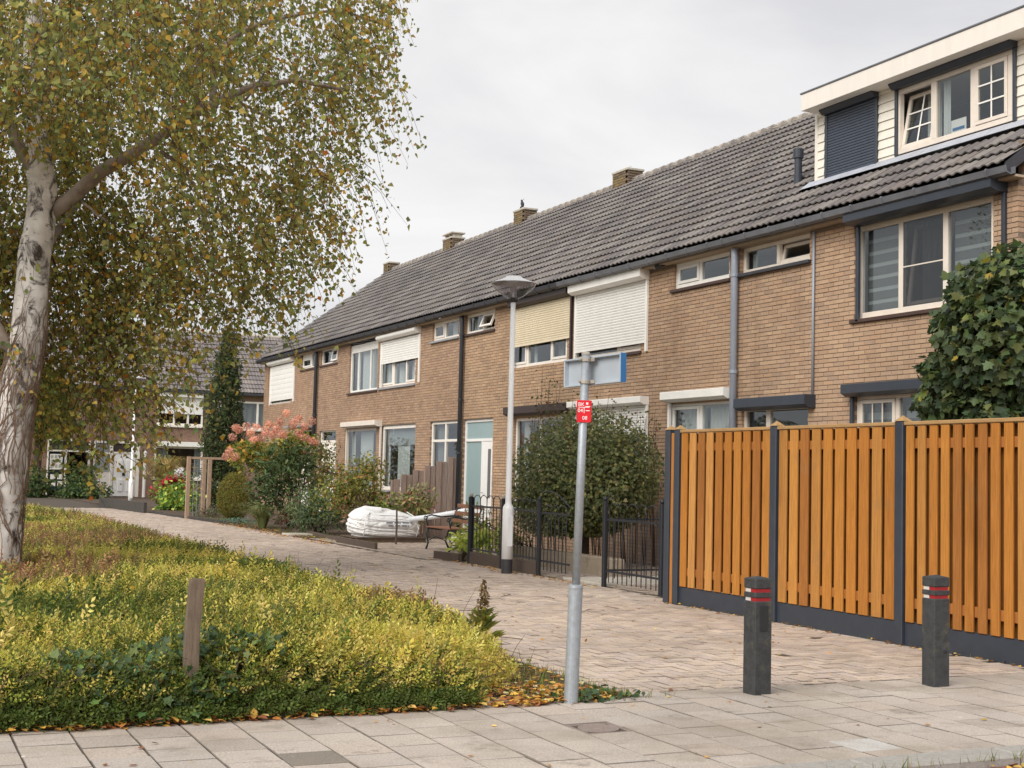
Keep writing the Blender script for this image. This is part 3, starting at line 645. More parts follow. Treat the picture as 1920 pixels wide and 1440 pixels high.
def house(i, label):
    h = thing('terraced_house', (12.0, (HB[i]+HB[i+1])/2, 0), label, 'house', 'terraced houses in the long brick row'); HOUSES.append(h); body(h, HB[i], HB[i+1]); return h
def op(r, t=.0, up=None): return (r[0]-t, r[1]+t, r[2]-t, (r[3]+t) if up is None else up)
TINT = [(1.0, 1, 1), (1.0, .99, .98), (1.03, 1.02, .98), (.97, .97, .98), (.93, .93, .95), (.96, .95, .95)]
fac = lambda h, i, ops, key, n=0: brick_wall(h, (XF, 0, 0), (0, 1, 0), (-1, 0, 0), HB[i], HB[i+1], 0, ZTOP, ops, key, n, (2.15, 4.95), tint=TINT[i])
# ---- house A (corner, dormer)
hA = house(0, 'corner brick house with white dormer and dark grey roller shutter boxes')
rA1 = rect(1607.5, 1868, 425, 600); rA2 = rect(1394, 1523, 467, 515); rA3 = rect(1394, 1519, 765, 980); rA4 = rect(1606, 1850, 741, 960)
fac(hA, 0, [op(rA1, up=ZTOP), op(rA2, up=ZTOP), op(rA3), op(rA4)], 'a', 300)
window(hA, rA1, [(1, 'fix', {'blind': (.105, .05)}), (1, 'screen', {'curtain': ([(.3, 1)], 'curtain_grey')}), (1, 'fix', {'blind': (.105, .05)})], 'cream_paint', fw=.085, mw=.085, sill=.05, label='wide upper window with striped blinds and a tilted middle sash')
window(hA, rA2, [(1, 'fix', {'curtain': ([(0, .12)], 'curtain')}), (.92, 'tilt', {'deg': 12})], 'cream_paint', sill=.07, sillm='dark_gutter')
window(hA, rA3, [(.55, 'fix', {}), (1, 'fix', {})], 'cream_paint', fw=.06, mw=.1)
window(hA, rA4, [(1, 'sash', {'bars': (2, 1), 'blind': (.17, .3)}), (1, 'fix', {'blind': (.17, .3)}), (1, 'fix', {})], 'cream_paint', fw=.07)
MB().box(12.0, 12.1, rA2[0], rA2[1], rA2[3]+.004, ZTOP-.004).build('lintel', 'lintel', hA)
shutter(hA, 1579.7, 1857, 403, 420, .27, 'anthracite', railb=rA1[2]-.04, cb='anthracite')
shutter(hA, 1375, 1508, 748, 768, .2, 'anthracite'); shutter(hA, 1575.8, 1850, 721, 741, .2, 'anthracite', railb=rA4[2], cb='anthracite')
pip = float(W(1525, 600, 11.97)[1]); MB().tube([(11.965, pip, 5.02), (11.965, pip, zat(1523, 755))], .018, 8).build('conduit', 'zinc_pipe', hA, smooth=True)
downpipe(hA, 1376, 'zinc_pipe', .055); add_gutter(hA, HB[0]-.12, HB[1], 'zinc')
XD = 12.82; dl = float(W(1535, 280, XD)[1])
add_roof(hA, HB[0]-.05, HB[1], skip=lambda x, y: x > XD-.02 and y < dl)
brick_wall(hA, (XF+.1, HB[0], 0), (1, 0, 0), (0, -1, 0), 0.004, 8.8, 0, 8.5, [], 'g', top=lambda u: min(EZ+.05+(u+.4)*(RZ-EZ)/(RX-EX), RZ+.05-max(0, u+.4-(RX-EX))*.8))
P0 = np.array([EX, HB[0]-.06, EZ+.03]); P1 = np.array([RX, HB[0]-.06, RZ+.03]); MB().add([tuple(P0), tuple(P1), tuple(P1-[0, 0, .2]), tuple(P0-[0, 0, .16]), *(tuple(p+np.array([0, .03, 0])) for p in (P0, P1, P1-[0, 0, .2], P0-[0, 0, .16]))], [(0, 1, 2, 3), (7, 6, 5, 4), (0, 4, 5, 1), (3, 2, 6, 7), (0, 3, 7, 4)]).build('verge_board', 'dark_gutter', hA)
# dormer
zd0 = EZ+(XD-EX)*(RZ-EZ)/(RX-EX)+.03; dz1 = float(W(1520, 203, XD-.33)[2]); dy0 = HB[0]+.25
dm = MB().box(XD+.03, RX+.6, dy0, dl-.02, zd0-.2, dz1+.1).build('dormer', 'cladding', hA, label='white clapboard dormer with a flat roof')
z = zd0-.05; rD = rect(1682.6, 1900, 169, 291.6, XD); rDs = rect(1549, 1641, 205, 332, XD)
while z < dz1:
    for a, b in ((rDs[1]+.03, dl), (rD[1]+.03, rDs[0]-.03), (dy0, rD[0]-.03)):
        MB().add([(XD-.022, a, z), (XD-.022, b, z), (XD-.002, b, z+.128), (XD-.002, a, z+.128), (XD+.04, a, z), (XD+.04, b, z), (XD+.04, b, z+.128), (XD+.04, a, z+.128)], [(0, 1, 2, 3)[::-1], (0, 4, 5, 1)[::-1], (0, 3, 7, 4)[::-1], (1, 5, 6, 2)[::-1], (3, 2, 6, 7)[::-1]]).build('cladding_board', 'cladding', dm)
    z += .131
MB().cbox(XD-.03, XD+.05, dl-.004, dl+.06, zd0-.1, dz1, .004).build('corner_board', 'cladding', dm)
zf = float(W(1502, 178, XD-.35)[2]); yl = float(W(1502, 190, XD-.35)[1])
ym = float(W(1695, 115, XD-.35)[1])
for a, b in ((HB[0]-.1, ym-.002), (ym+.002, yl)): MB().cbox(XD-.35, XD-.32, a, b, dz1-.0, zf, .004).build('fascia', 'fascia_paint', dm)
MB().cbox(XD-.32, RX+.7, yl-.03, yl, dz1+.002, zf, .004).build('fascia', 'fascia_paint', dm)
MB().box(XD-.318, RX+.7, HB[0]-.1, yl-.032, dz1+.004, zf-.02).build('dormer_roof', 'cladding', dm)
MB().cbox(XD-.365, XD-.30, HB[0]-.1, yl+.015, zf, zf+.025, .004).build('roof_trim', 'zinc', dm)
def dwin():
    y0, y1, z0, z1 = rD; x = XD-.02; mb = MB(); fw = .075
    for b in ((y0, y1, z0, z0+fw), (y0, y1, z1-fw, z1), (y0, y0+fw, z0+fw, z1-fw), (y1-fw, y1, z0+fw, z1-fw)): mb.cbox(x, x+.08, *b, .005)
    m1 = [float(W(q, 230, XD)[1]) for q in (1747, 1757, 1821, 1831)]
    for a, b in ((m1[1], m1[0]), (m1[3], m1[2])): mb.cbox(x+.003, x+.076, a, b, z0+fw, z1-fw, .004)
    mb.build('window_frame', 'cream_paint', dm)
    leaf(dm, m1[0]+.004, y1-fw-.004, z0+fw+.004, z1-fw-.004, x+.02, 'cream_paint', hinge='bottom', deg=11, bars=(1, 2), bm='white_plastic')
    pane(dm, m1[2], m1[1], z0+fw, z1-fw, x+.03); leaf(dm, y0+fw+.004, m1[3]-.004, z0+fw+.004, z1-fw-.004, x-.012, 'cream_paint', bars=(1, 2), bm='white_plastic')
    curtain(dm, m1[1]-.12, m1[1]-.02, z0+fw, z1-fw, x+.14, 'curtain', .02, .06); curtain(dm, m1[0]+.15, m1[0]+.42, z0+fw, z1-fw, x+.34, 'curtain', .02, .09)
    MB().box(x+.085, x+.09, m1[2]+.16, m1[2]+.44, z0+fw+.01, z0+fw+.2).build('window_card', 'white_plastic', dm); MB().box(x+.08, x+.084, m1[2]+.19, m1[2]+.41, z0+fw+.05, z0+fw+.09).build('card_print', 'sign_blue', dm)
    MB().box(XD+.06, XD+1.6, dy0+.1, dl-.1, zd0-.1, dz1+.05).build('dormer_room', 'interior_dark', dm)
dwin()
# the room box is seen from inside through the panes; cut its front
rm = [c for c in dm.children if c.name.startswith('dormer_room')][0]; me = rm.data; import bmesh
bm_ = bmesh.new(); bm_.from_mesh(me); bmesh.ops.delete(bm_, geom=[f for f in bm_.faces if f.normal.x < -.9], context='FACES'); bm_.to_mesh(me); bm_.free()
bm_ = bmesh.new(); bm_.from_mesh(dm.data); bmesh.ops.delete(bm_, geom=[f for f in bm_.faces if f.normal.x < -.9], context='FACES'); bm_.to_mesh(dm.data); bm_.free()
def dshut(xl_, xr_, yt, yb, zb, rb):
    xf = XD-.16; a, b, r = W(xl_, yt, xf), W(xl_, yb, xf), W(xr_, yt, xf); y0, y1, z0, z1 = r[1], a[1], b[2], a[2]
    MB().prism([(XD-.024, z0-.02), (XD-.1, z0-.02), (xf, z0+.04), (xf, z1-.01), (xf+.01, z1), (XD-.024, z1)], lambda x, z: (x, y0, z), lambda x, z: (x, y1, z)).build('roller_box', 'anthracite', dm)
    for yy in (y0+.01, y1-.06): MB().cbox(XD-.055, XD-.024, yy, yy+.05, rb, z0-.022, .004).build('guide_rail', 'anthracite', dm)
    if zb is not None:
        p = .042; n = int((z0-zb)/p); me = MB().prism([(0, 0), (-.010, .004), (-.013, p*.5), (-.010, p-.006), (0, p-.002)], lambda x, z: (x, y0+.06, z), lambda x, z: (x, y1-.06, z)).mesh('slat', 'anthracite_slat')
        for i in range(n): ob('slat', me, dm, M=Matrix.Translation((XD-.03, 0, z0-.02-(i+1)*p)))
        MB().cbox(XD-.045, XD-.028, y0+.06, y1-.06, zb-.06, z0-.022-n*p, .004).build('bottom_slat', 'anthracite_slat', dm)
        MB().box(XD-.015, XD-.006, y0+.02, y1-.02, zb-.06, z0).build('shutter_back', 'anthracite', dm)
dshut(1535, 1633.4, 198.6, 213, rDs[2]+.02, rDs[2]-.04); dshut(1665, 1892.6, 152.6, 166, None, rD[2]-.02)
q = lambda x, o: EZ+(x-EX)*(RZ-EZ)/(RX-EX)+o
yy = HB[0]; 
while yy < dl+.15: b = min(yy+1.2, dl+.2); MB().add([(XD-.2, yy, q(XD-.2, .075)), (XD-.2, b-.005, q(XD-.2, .075)), (XD-.026, b-.005, zd0+.03), (XD-.026, yy, zd0+.03)], [(0, 3, 2, 1)]).build('lead_flashing', 'lead', dm); yy += 1.2
vp_ = np.array([13.03, 17.55, 0]); vz = q(13.03, .0); MB().lathe([(.07, 0), (.07, .16), (.062, .17), (.062, .42), (.085, .43), (.085, .58), (.03, .6)], (vp_[0], vp_[1], vz), 16).build('vent_pipe', 'anthracite', hA, smooth=False)
# ---- house B
hB = house(1, 'brick house with closed white upper shutter, behind the gap of the iron gate')
rB1 = rect(1078, 1206, 550, 676); rB2 = rect(1268, 1372, 494, 544); rB3 = rect(1257, 1372, 757, 960); rB4 = rect(1072, 1206, 770, 960)
fac(hB, 1, [op(rB1, up=ZTOP), op(rB2, up=ZTOP), op(rB3), op(rB4)], 'a', 300)
window(hB, rB1, [(.35, 'fix', {}), (1, 'fix', {}), (.7, 'sash', {})], 'white_paint', sill=.05); window(hB, rB2, [(.8, 'sash', {}), (1, 'fix', {})], 'white_plastic', sill=.05, fw=.08)
window(hB, rB3, [(1, 'sash', {'curtain': ([(0, 1)], 'curtain')}), (1, 'fix', {'curtain': ([(0, 1)], 'curtain')})], 'white_plastic', fw=.06); window(hB, rB4, [(1, 'fix', {}), (1, 'fix', {})], 'white_paint')
MB().box(12.0, 12.1, rB2[0], rB2[1], rB2[3]+.004, ZTOP-.004).build('lintel', 'lintel', hB)
shutter(hB, 1064.4, 1199, 535.5, 552, .2, 'white_plastic', 'white_slat', zat(1078, 660), rB1[2]-.03, cb='white_plastic', pitch=.05)
shutter(hB, 1237, 1356, 736, 752.5, .2, 'white_plastic', railb=rB3[2]); shutter(hB, 1060, 1200, 754, 766, .18, 'white_plastic', 'white_slat', zat(1078, 812), rB4[2])
add_gutter(hB, HB[1]+.003, HB[2], 'zinc'); rfB = add_roof(hB, HB[1], HB[2])
# ---- house C
hC = house(2, 'brick house with half-lowered cream shutter and white front door')
rC1 = rect(960, 1068, 560, 693); rC2 = rect(876.3, 931.3, 592, 628); rC3 = rect(870, 926, 788, 1000); rC4 = rect(966, 1060, 785, 960)
fac(hC, 2, [op(rC1, up=ZTOP), op(rC2, up=ZTOP), op(rC3), op(rC4)], 'a')
window(hC, rC1, [(.65, 'sash', {'curtain': ([(.2, .5)], 'curtain_grey')}), (1, 'fix', {'curtain': ([(0, .1)], 'curtain')}), (.65, 'sash', {'curtain': ([(0, .3)], 'curtain_grey')})], 'white_paint', fw=.075)
window(hC, rC2, [(1, 'fix', {'curtain': ([(0, .3)], 'curtain')}), (.75, 'flap', {})], 'white_paint', sill=.05)
def door_set(h, r, glass='frost'):
    y0, y1, z0, z1 = r; z0 = .08; x = XW; mb = MB(); fw = .06; zt = zat(871, 826, XW); ym_ = float(W(903, 870, XW)[1])
    for b in ((y0, y1, z1-fw, z1), (y0, y0+fw, z0, z1-fw), (y1-fw, y1, z0, z1-fw), (y0+fw, y1-fw, zt-.03, zt+.03), (ym_-.03, ym_+.03, z0, zt-.03), (ym_+.03, y1-fw, z0, .75)): mb.cbox(x, x+.07, *b, .004)
    d = mb.build('door_frame', 'door_white', h); pane(d, y0+fw, y1-fw, zt+.03, z1-fw, x+.03, glass); pane(d, ym_+.03, y1-fw, .75, zt-.03, x+.03, glass)
    dd = MB(); a, b = y0+fw+.004, ym_-.034; dd.cbox(x+.01, x+.05, a, b, z0+.004, zt-.034, .004)
    o = dd.build('door', 'door_white', h); MB().cbox(x-.002, x+.009, a+.14, a+.28, .95, zt-.2, .003).build('door_glass', 'blind_dark', o); MB().cbox(x+.0, x+.009, a+.1, b-.12, .22, .78, .004).build('door_panel', 'door_white', o)
    MB().tube([(x-.04, b-.06, 1.05), (x-.04, b-.15, 1.05)], .01, 6).build('handle', 'galvanised', o); MB().box(x-.004, x+.0, ym_+.12, y1-.2, .55, .6).build('letter_slot', 'galvanised', d)
door_set(hC, rC3); window(hC, rC4, [(1, 'fix', {'curtain': ([(0, .25)], 'curtain')}), (1, 'fix', {})], 'white_paint')
shutter(hC, 951, 1060, 565, 577, .18, 'dark_brown_paint', 'cream_slat', zat(966, 648), rC1[2], cb='dark_brown_paint'); shutter(hC, 943, 1060, 764, 779, .2, 'dark_brown_paint', railb=rC4[2])
MB().box(12.0, 12.1, rC2[0], rC2[1], rC2[3]+.004, ZTOP-.004).build('lintel', 'lintel', hC)
add_gutter(hC, HB[2]+.003, HB[3], 'dark_gutter'); add_roof(hC, HB[2], HB[3]); downpipe(hC, 866, 'black_pipe', .05)
# ---- house D
hD = house(3, 'brick house with white rounded shutter half down over three panes')
rD1 = rect(716, 782, 640, 728); rD2 = rect(814.5, 864, 607, 641); rD3 = rect(716.5, 781, 799, 918); rD4 = rect(808, 860, 792, 960)
fac(hD, 3, [op(rD1, up=ZTOP), op(rD2, up=ZTOP), op(rD3), op(rD4)], 'd')
window(hD, rD1, [(1, 'sash', {'curtain': ([(0, .35), (.75, 1)], 'curtain')}), (1, 'fix', {'curtain': ([(0, .4)], 'curtain')}), (.8, 'sash', {'curtain': ([(0, .4)], 'curtain')})], 'white_paint', sill=.05, sillm='sill_grey')
window(hD, rD2, [(.7, 'sash', {}), (1, 'fix', {'curtain': ([(.1, .4)], 'curtain')})], 'white_paint', sill=.06, sillm='sill_grey')
window(hD, rD3, [(1, 'fix', {'curtain': ([(0, .05), (.32, .68)], 'curtain'), 'shade': .25})], 'white_paint', fw=.09, sill=.06, sillm='sill_grey'); window(hD, rD4, [(1, 'fix', {'transom': (.79,), 'curtain': ([(.0, .5)], 'curtain_grey')}), (1, 'fix', {'transom': (.79,)})], 'white_paint')
shutter(hD, 704, 776, 629, 640, .2, 'white_plastic', 'white_slat', zat(715, 683), rD1[2], rnd=True, cb='white_plastic', pitch=.06)
MB().box(12.0, 12.1, rD2[0], rD2[1], rD2[3]+.004, ZTOP-.004).build('lintel', 'lintel', hD)
add_gutter(hD, HB[3]+.003, HB[4], 'dark_gutter'); add_roof(hD, HB[3], HB[4])
# ---- house E
hE = house(4, 'brick house with uncovered white three-light upper window and plants on its ledge')
rE1 = rect(658, 711, 650, 737.5); rE2 = rect(604.5, 636, 656, 686); rE3 = rect(648, 708, 804, 918); rE4 = rect(600, 631, 807, 960)
fac(hE, 4, [op(rE1, up=ZTOP), op(rE2, up=ZTOP), op(rE3), op(rE4)], 'd')
window(hE, rE1, [(.8, 'fix', {'transom': (.86,), 'upper': 'panel', 'curtain': ([(.1, .5)], 'curtain')}), (1.35, 'fix', {'transom': (.86,), 'upper': 'panel', 'curtain': ([(0, 1)], 'curtain')}), (.9, 'fix', {'transom': (.86,), 'upper': 'panel', 'curtain': ([(0, 1)], 'curtain_grey')})], 'white_plastic', fw=.06, mw=.05, sill=.05)
window(hE, rE2, [(1, 'fix', {}), (.6, 'flap', {'deg': 10})], 'white_plastic', sill=.04); window(hE, rE3, [(1, 'fix', {'curtain': ([(.0, .1), (.3, .7)], 'curtain')})], 'white_paint', fw=.09, sill=.05)
window(hE, rE4, [(1, 'panel', {'transom': (.86,), 'upper': 'fix'})], 'white_paint')
shutter(hE, 638, 702, 792.5, 802, .22, 'cream_paint', railb=rE3[2]); MB().box(12.0, 12.1, rE2[0], rE2[1], rE2[3]+.004, ZTOP-.004).build('lintel', 'lintel', hE)
add_gutter(hE, HB[4]+.003, HB[5], 'dark_gutter'); add_roof(hE, HB[4], HB[5]); downpipe(hE, 594, 'black_pipe', .055)
# ---- house F
hF = house(5, 'far end brick house of the row with blank white closed window cover')
rF1 = rect(505, 548, 690, 760); rF2 = rect(568, 598, 664, 694); rF3 = rect(565, 590, 806, 960)
fac(hF, 5, [op(rF1, up=ZTOP), op(rF2, up=ZTOP), op(rF3)], 'd')
window(hF, rF1, [(1, 'fix', {}), (1, 'fix', {})], 'white_paint'); window(hF, rF2, [(1, 'sash', {'transom': (.7,), 'upper': 'panel'}), (.8, 'fix', {})], 'white_plastic', sill=.04); window(hF, rF3, [(1, 'panel', {'transom': (.86,), 'upper': 'fix'})], 'white_paint')
shutter(hF, 499.7, 543, 678, 687, .2, 'white_plastic', 'white_plastic', zat(505, 757), rF1[2], rnd=True, cb='white_plastic', pitch=.16)
MB().box(12.0, 12.1, rF2[0], rF2[1], rF2[3]+.004, ZTOP-.004).build('lintel', 'lintel', hF); MB().cbox(11.5, 12, float(W(588, 801)[1]), float(W(560, 801)[1]), zat(575, 803), zat(575, 799), .01).build('door_canopy', 'sill_grey', hF)
add_gutter(hF, HB[5]+.003, HB[6]+.1, 'dark_gutter'); add_roof(hF, HB[5], HB[6]+.08)
P0 = np.array([EX, HB[6]+.08, EZ+.05]); P1 = np.array([RX, HB[6]+.08, RZ+.03])
brick_wall(hF, (XF+.1, HB[6], 0), (1, 0, 0), (0, 1, 0), 0.004, 8.8, 0, 8.5, [], 'd', top=lambda u: min(EZ-.02+(u+.4)*(RZ-EZ)/(RX-EX), RZ-.02-max(0, u+.4-(RX-EX))*.8))
# chimneys
chimney(hF, 737, 9.0, .4, .6); chimney(hE, 852, 9.02, .45, .75); yc3 = chimney(hD, 985, 9.05, .42, .7); yc4 = chimney(hB, 1176, 9.03, .45, .75)
for c, yy in ((hE, float(W(852, 400, RX)[1])),):
    ch = [o for o in c.children if o.name.startswith('chimney')][0]
    for dy in (-.3, 0, .3): MB().box(RX-.15, RX+.15, yy+dy-.05, yy+dy+.05, 9.02, 9.12).build('chimney_pillar', 'concrete', ch)
    MB().cbox(RX-.24, RX+.24, yy-.4, yy+.4, 9.121, 9.17, .01).build('chimney_lid', 'concrete', ch)
ch = [o for o in hB.children if o.name.startswith('chimney')][0]
for dy in (-.12, .05, .22): MB().tube([(RX, yc4+dy+.08*math.cos(t), 9.03+.1*math.sin(t)) for t in np.linspace(0, math.pi, 9)], .006, 5).build('wire_guard', 'galvanised', ch)
# bird on a chimney, camera on the wall
bp = np.array([RX-.1, yc3, 9.05]); bt = thing('bird', bp, 'small dark bird perched on a chimney of the long roof', 'bird')
MB().lathe([(.004, -.11), (.03, -.09), (.05, -.03), (.052, .02), (.035, .07), (.03, .09), (.034, .115), (.02, .14), (.003, .15)], (0, 0, 0), 12, Matrix.Translation((bp[0], bp[1], bp[2]+.16)) @ Matrix.Rotation(math.radians(-24), 4, 'X')).build('body', 'bird', bt, smooth=True)
MB().prism([(-.02, 0), (.02, 0), (.026, -.13), (-.026, -.13)], lambda x, z: (bp[0]+x, bp[1]+.055-z*.55*0-z*.6, bp[2]+.1+z*.55), lambda x, z: (bp[0]+x, bp[1]+.065-z*.6, bp[2]+.108+z*.55)).build('tail', 'bird', bt)
MB().tube([(bp[0], bp[1]-.075, bp[2]+.285), (bp[0], bp[1]-.115, bp[2]+.275)], [.012, .002], 6).build('beak', 'bird', bt)
for s_ in (-.018, .018): MB().tube([(bp[0]+s_, bp[1]+.02, bp[2]+.09), (bp[0]+s_, bp[1]+.01, bp[2])], .004, 5).build('leg', 'bird', bt)
cp = W(1240, 498, 11.9); ct = thing('security_camera', cp, 'black security camera under the gutter beside a white roller box', 'camera')
MB().tube([(12.0, cp[1], cp[2]+.06), (11.93, cp[1], cp[2]+.06), (11.9, cp[1]+.02, cp[2])], .025, 8).build('bracket', 'black_pipe', ct); MB().tube([(11.9, cp[1]-.08, cp[2]+.02), (11.86, cp[1]+.1, cp[2]-.02)], [.04, .045], 10).build('housing', 'black_pipe', ct); MB().tube([(11.857, cp[1]+.1, cp[2]-.02), (11.85, cp[1]+.13, cp[2]-.026)], [.03, .03], 10).build('lens', 'sill_grey', ct)
# ================================================================ STREET FURNITURE AND GARDEN THINGS
# ---- wooden fence
FX = 8.52; fy = lambda px: float(W(px, 960, FX)[1])
posts = [fy(1256.5), fy(1273.5), fy(1455.5), fy(1692.5), fy(1972)]
wf = thing('wooden_fence', (FX, 11, 0), 'tall orange-brown board fence with dark grey posts beside the pavement', 'fence')
pmesh = MB().cbox(-.055, .055, -.055, .055, 0, 2.03, .008).mesh('fence_post', 'anthracite'); cmesh = MB().add([(-.06, -.06, 2.031), (.06, -.06, 2.031), (.06, .06, 2.031), (-.06, .06, 2.031), (0, 0, 2.085)], [(0, 1, 4), (1, 2, 4), (2, 3, 4), (3, 0, 4), (3, 2, 1, 0)]).mesh('post_cap', 'cap_wood')
for p in posts: ob('fence_post', pmesh, wf, M=Matrix.Translation((FX, p, 0))); ob('post_cap', cmesh, wf, M=Matrix.Translation((FX, p, 0)))
FW = [(184, 124, 56), (174, 114, 50), (192, 134, 66), (166, 108, 48), (182, 120, 52), (198, 142, 78), (160, 104, 50), (180, 126, 64)]
def boards(yA, yB, n, last=False):
    pitch = (yB-yA)/n; bw = pitch-.05
    for i in range(n):
        y = yA+pitch*i+.025; mb = MB(); mb.col = tuple(v*.92 for v in s2l(random.choice(FW))); j = random.gauss(0, .0025)
        mb.cbox(FX-.034+j, FX-.014+j, y, y+bw, .215, 1.985, .003); mb.build('board', 'fence_wood', wf)
        if i: mb = MB(); mb.col = tuple(v*.7 for v in s2l(random.choice(FW))); mb.cbox(FX+.046, FX+.062, y-.025-pitch/2+.002, y-.025+pitch/2-.002, .215, 1.985, .003); mb.build('board', 'fence_wood', wf)  # rear boards: same wood, colour darkened to put shade into the gaps
    for a_, b_ in ((yA, yA+pitch/2-.002), (yB-pitch/2+.002, yB)): mb = MB(); mb.col = tuple(v*.7 for v in s2l(random.choice(FW))); mb.cbox(FX+.046, FX+.062, a_, b_, .215, 1.985, .003); mb.build('board', 'fence_wood', wf)  # end strips of the rear layer, gap shade in their colour too
    for z in (.34, 1.78): mb = MB(); mb.col = s2l((160, 104, 54)); mb.cbox(FX-.012, FX+.044, yA+.004, yB-.004, z, z+.09, .003); mb.build('rail', 'fence_wood', wf)
    MB().cbox(FX-.045, FX+.05, yA-.0, yB+.0, 1.99, 2.025, .006).build('cap_rail', 'cap_wood', wf); MB().cbox(FX-.02, FX+.02, yA, yB, -.05, .212, .006).build('kick_board', 'anthracite', wf)
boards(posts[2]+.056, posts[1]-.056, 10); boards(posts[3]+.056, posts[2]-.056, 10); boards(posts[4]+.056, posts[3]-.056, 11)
mb = MB(); mb.col = s2l((174, 116, 60)); mb.cbox(FX-.034, FX-.014, posts[1]+.06, posts[0]-.06, .0, 1.99, .003).build('board', 'fence_wood', wf)
# ---- bollards
def bollard(px, py, label, plate):
    x, y = G(px, py)[:2]; t = thing('bollard', (x, y, 0), label, 'bollard', 'concrete bollards on the pavement'); s = .07
    Rm = Matrix.Translation((x, y, 0)) @ Matrix.Rotation(math.radians(random.uniform(-4, 4)), 4, 'Z')
    MB().cbox(-s, s, -s, s, -.05, .63, .006, Rm).build('shaft', 'bollard', t); MB().cbox(-s, s, -s, s, .655, .69, .004, Rm).build('middle_block', 'bollard', t)
    h = MB(); h.cbox(-s, s, -s, s, .715, .785, .006, Rm); h.add([tuple(Rm @ Vector(v)) for v in ((-s+.01, -s+.01, .7855), (s-.01, -s+.01, .7855), (s-.01, s-.01, .7855), (-s+.01, s-.01, .7855), (0, 0, .80))], [(0, 1, 4), (1, 2, 4), (2, 3, 4), (3, 0, 4)]); h.build('head', 'bollard', t)
    for z in (.63, .69):
        b = MB(); e = s-.01; b.add([tuple(Rm @ Vector(v)) for v in ((-e, -e, z), (e, -e, z), (e, e, z), (-e, e, z), (-e, -e, z+.025), (e, -e, z+.025), (e, e, z+.025), (-e, e, z+.025))], [(0, 1, 5, 4), (1, 2, 6, 5), (2, 3, 7, 6)]); b.add([tuple(Rm @ Vector(v)) for v in ((-e, -e, z), (-e, -e, z+.025), (-e, 0, z+.025), (-e, 0, z))], [(0, 1, 2, 3)]); b.build('red_reflector', 'reflector_red', t)
        b = MB(); b.add([tuple(Rm @ Vector(v)) for v in ((-e, -.0, z), (-e, -.0, z+.025), (-e, e, z+.025), (-e, e, z))], [(0, 1, 2, 3)]); b.add([tuple(Rm @ Vector(v)) for v in ((-e, -e-.0015, z), (-e+.025, -e-.0015, z), (-e+.025, -e-.0015, z+.025), (-e, -e-.0015, z+.025))], [(0, 1, 2, 3)]) if False else None; b.build('white_reflector', 'reflector_white', t)
    if plate: MB().cbox(-.035, .035, -s-.004, -s-.0005, .43, .6, .0015, Rm).build('plate', 'bollard_plate', t)
    else: MB().cbox(.01, .04, -s-.004, -s-.0005, .24, .26, .0015, Rm).build('plate', 'bollard_plate', t)
bollard(1419, 1300, 'black concrete bollard with rectangular dark plate near the sign post', True); bollard(1754, 1285, 'black concrete bollard without plate nearer the fence', False)
# ---- street sign post with hydrant plate
b0 = np.array([4.119, 7.89, 0]); b1 = np.array([4.178, 7.89, 2.25]); at = lambda z: b0+(b1-b0)*z/2.25
sp = thing('street_sign_post', b0, 'leaning galvanised post carrying a street name sign and red plate', 'sign post')
MB().tube([at(-.05), at(.72), at(.735), at(.75), at(.755)], [.046, .046, .048, .046, .03], 20).build('base_tube', 'galvanised', sp, smooth=False); MB().tube([at(.74), at(2.25)], [.0275, .0275], 16).build('upper_tube', 'galvanised', sp, smooth=True)
MB().lathe([(.03, -.006), (.03, .006), (.018, .014), (.001, .016)], at(2.253), 14).build('cap', 'clamp', sp)
dv = np.array([.086, -.624, .012]); L_ = np.linalg.norm(dv); dv /= L_; nn = np.array([-dv[1], dv[0], 0]); nn = nn/np.linalg.norm(nn); up = np.cross(nn, dv); up = up if up[2] > 0 else -up
c0 = at(2.145)+nn*.052-dv*.297; SM = Matrix(((dv[0], nn[0], up[0], c0[0]), (dv[1], nn[1], up[1], c0[1]), (dv[2], nn[2], up[2], c0[2]), (0, 0, 0, 1)))
hh = .094; sg = MB().cbox(.012, L_-.012, .016, .022, -hh+.006, hh-.006, .001, SM).build('street_sign', 'sign_back', sp, label='grey back of the street name sign')
for b in ((0, L_, -hh, -hh+.012), (0, L_, hh-.012, hh), (0, .012, -hh+.012, hh-.012), (L_-.012, L_, -hh+.012, hh-.012)): MB().cbox(b[0], b[1], -.018, .024, b[2], b[3], .002, SM).build('sign_rim', 'sign_back', sg)
MB().cbox(L_+.0005, L_+.006, -.018, .026, -hh, hh, .001, SM).build('blue_edge', 'sign_blue', sg); MB().box(0, 1, 0, 1, 0, 1)
MB().cbox(0, L_, .0245, .027, -hh, hh, .0005, SM).build('sign_face', 'sign_blue', sg)
for z in (2.215, 2.07):
    p = at(z); MB().tube([p-[0, 0, .012], p+[0, 0, .012]], .034, 14).build('clamp', 'clamp', sp)
    q0 = p+nn*.02; MB().cbox(.235, .36, -.03, -.019, z-2.145-.012, z-2.145+.012, .002, SM).build('clamp_bar', 'clamp', sp); MB().tube([p-nn*.03-dv*.0, p-nn*.05], .008, 6).build('bolt', 'clamp', sp)
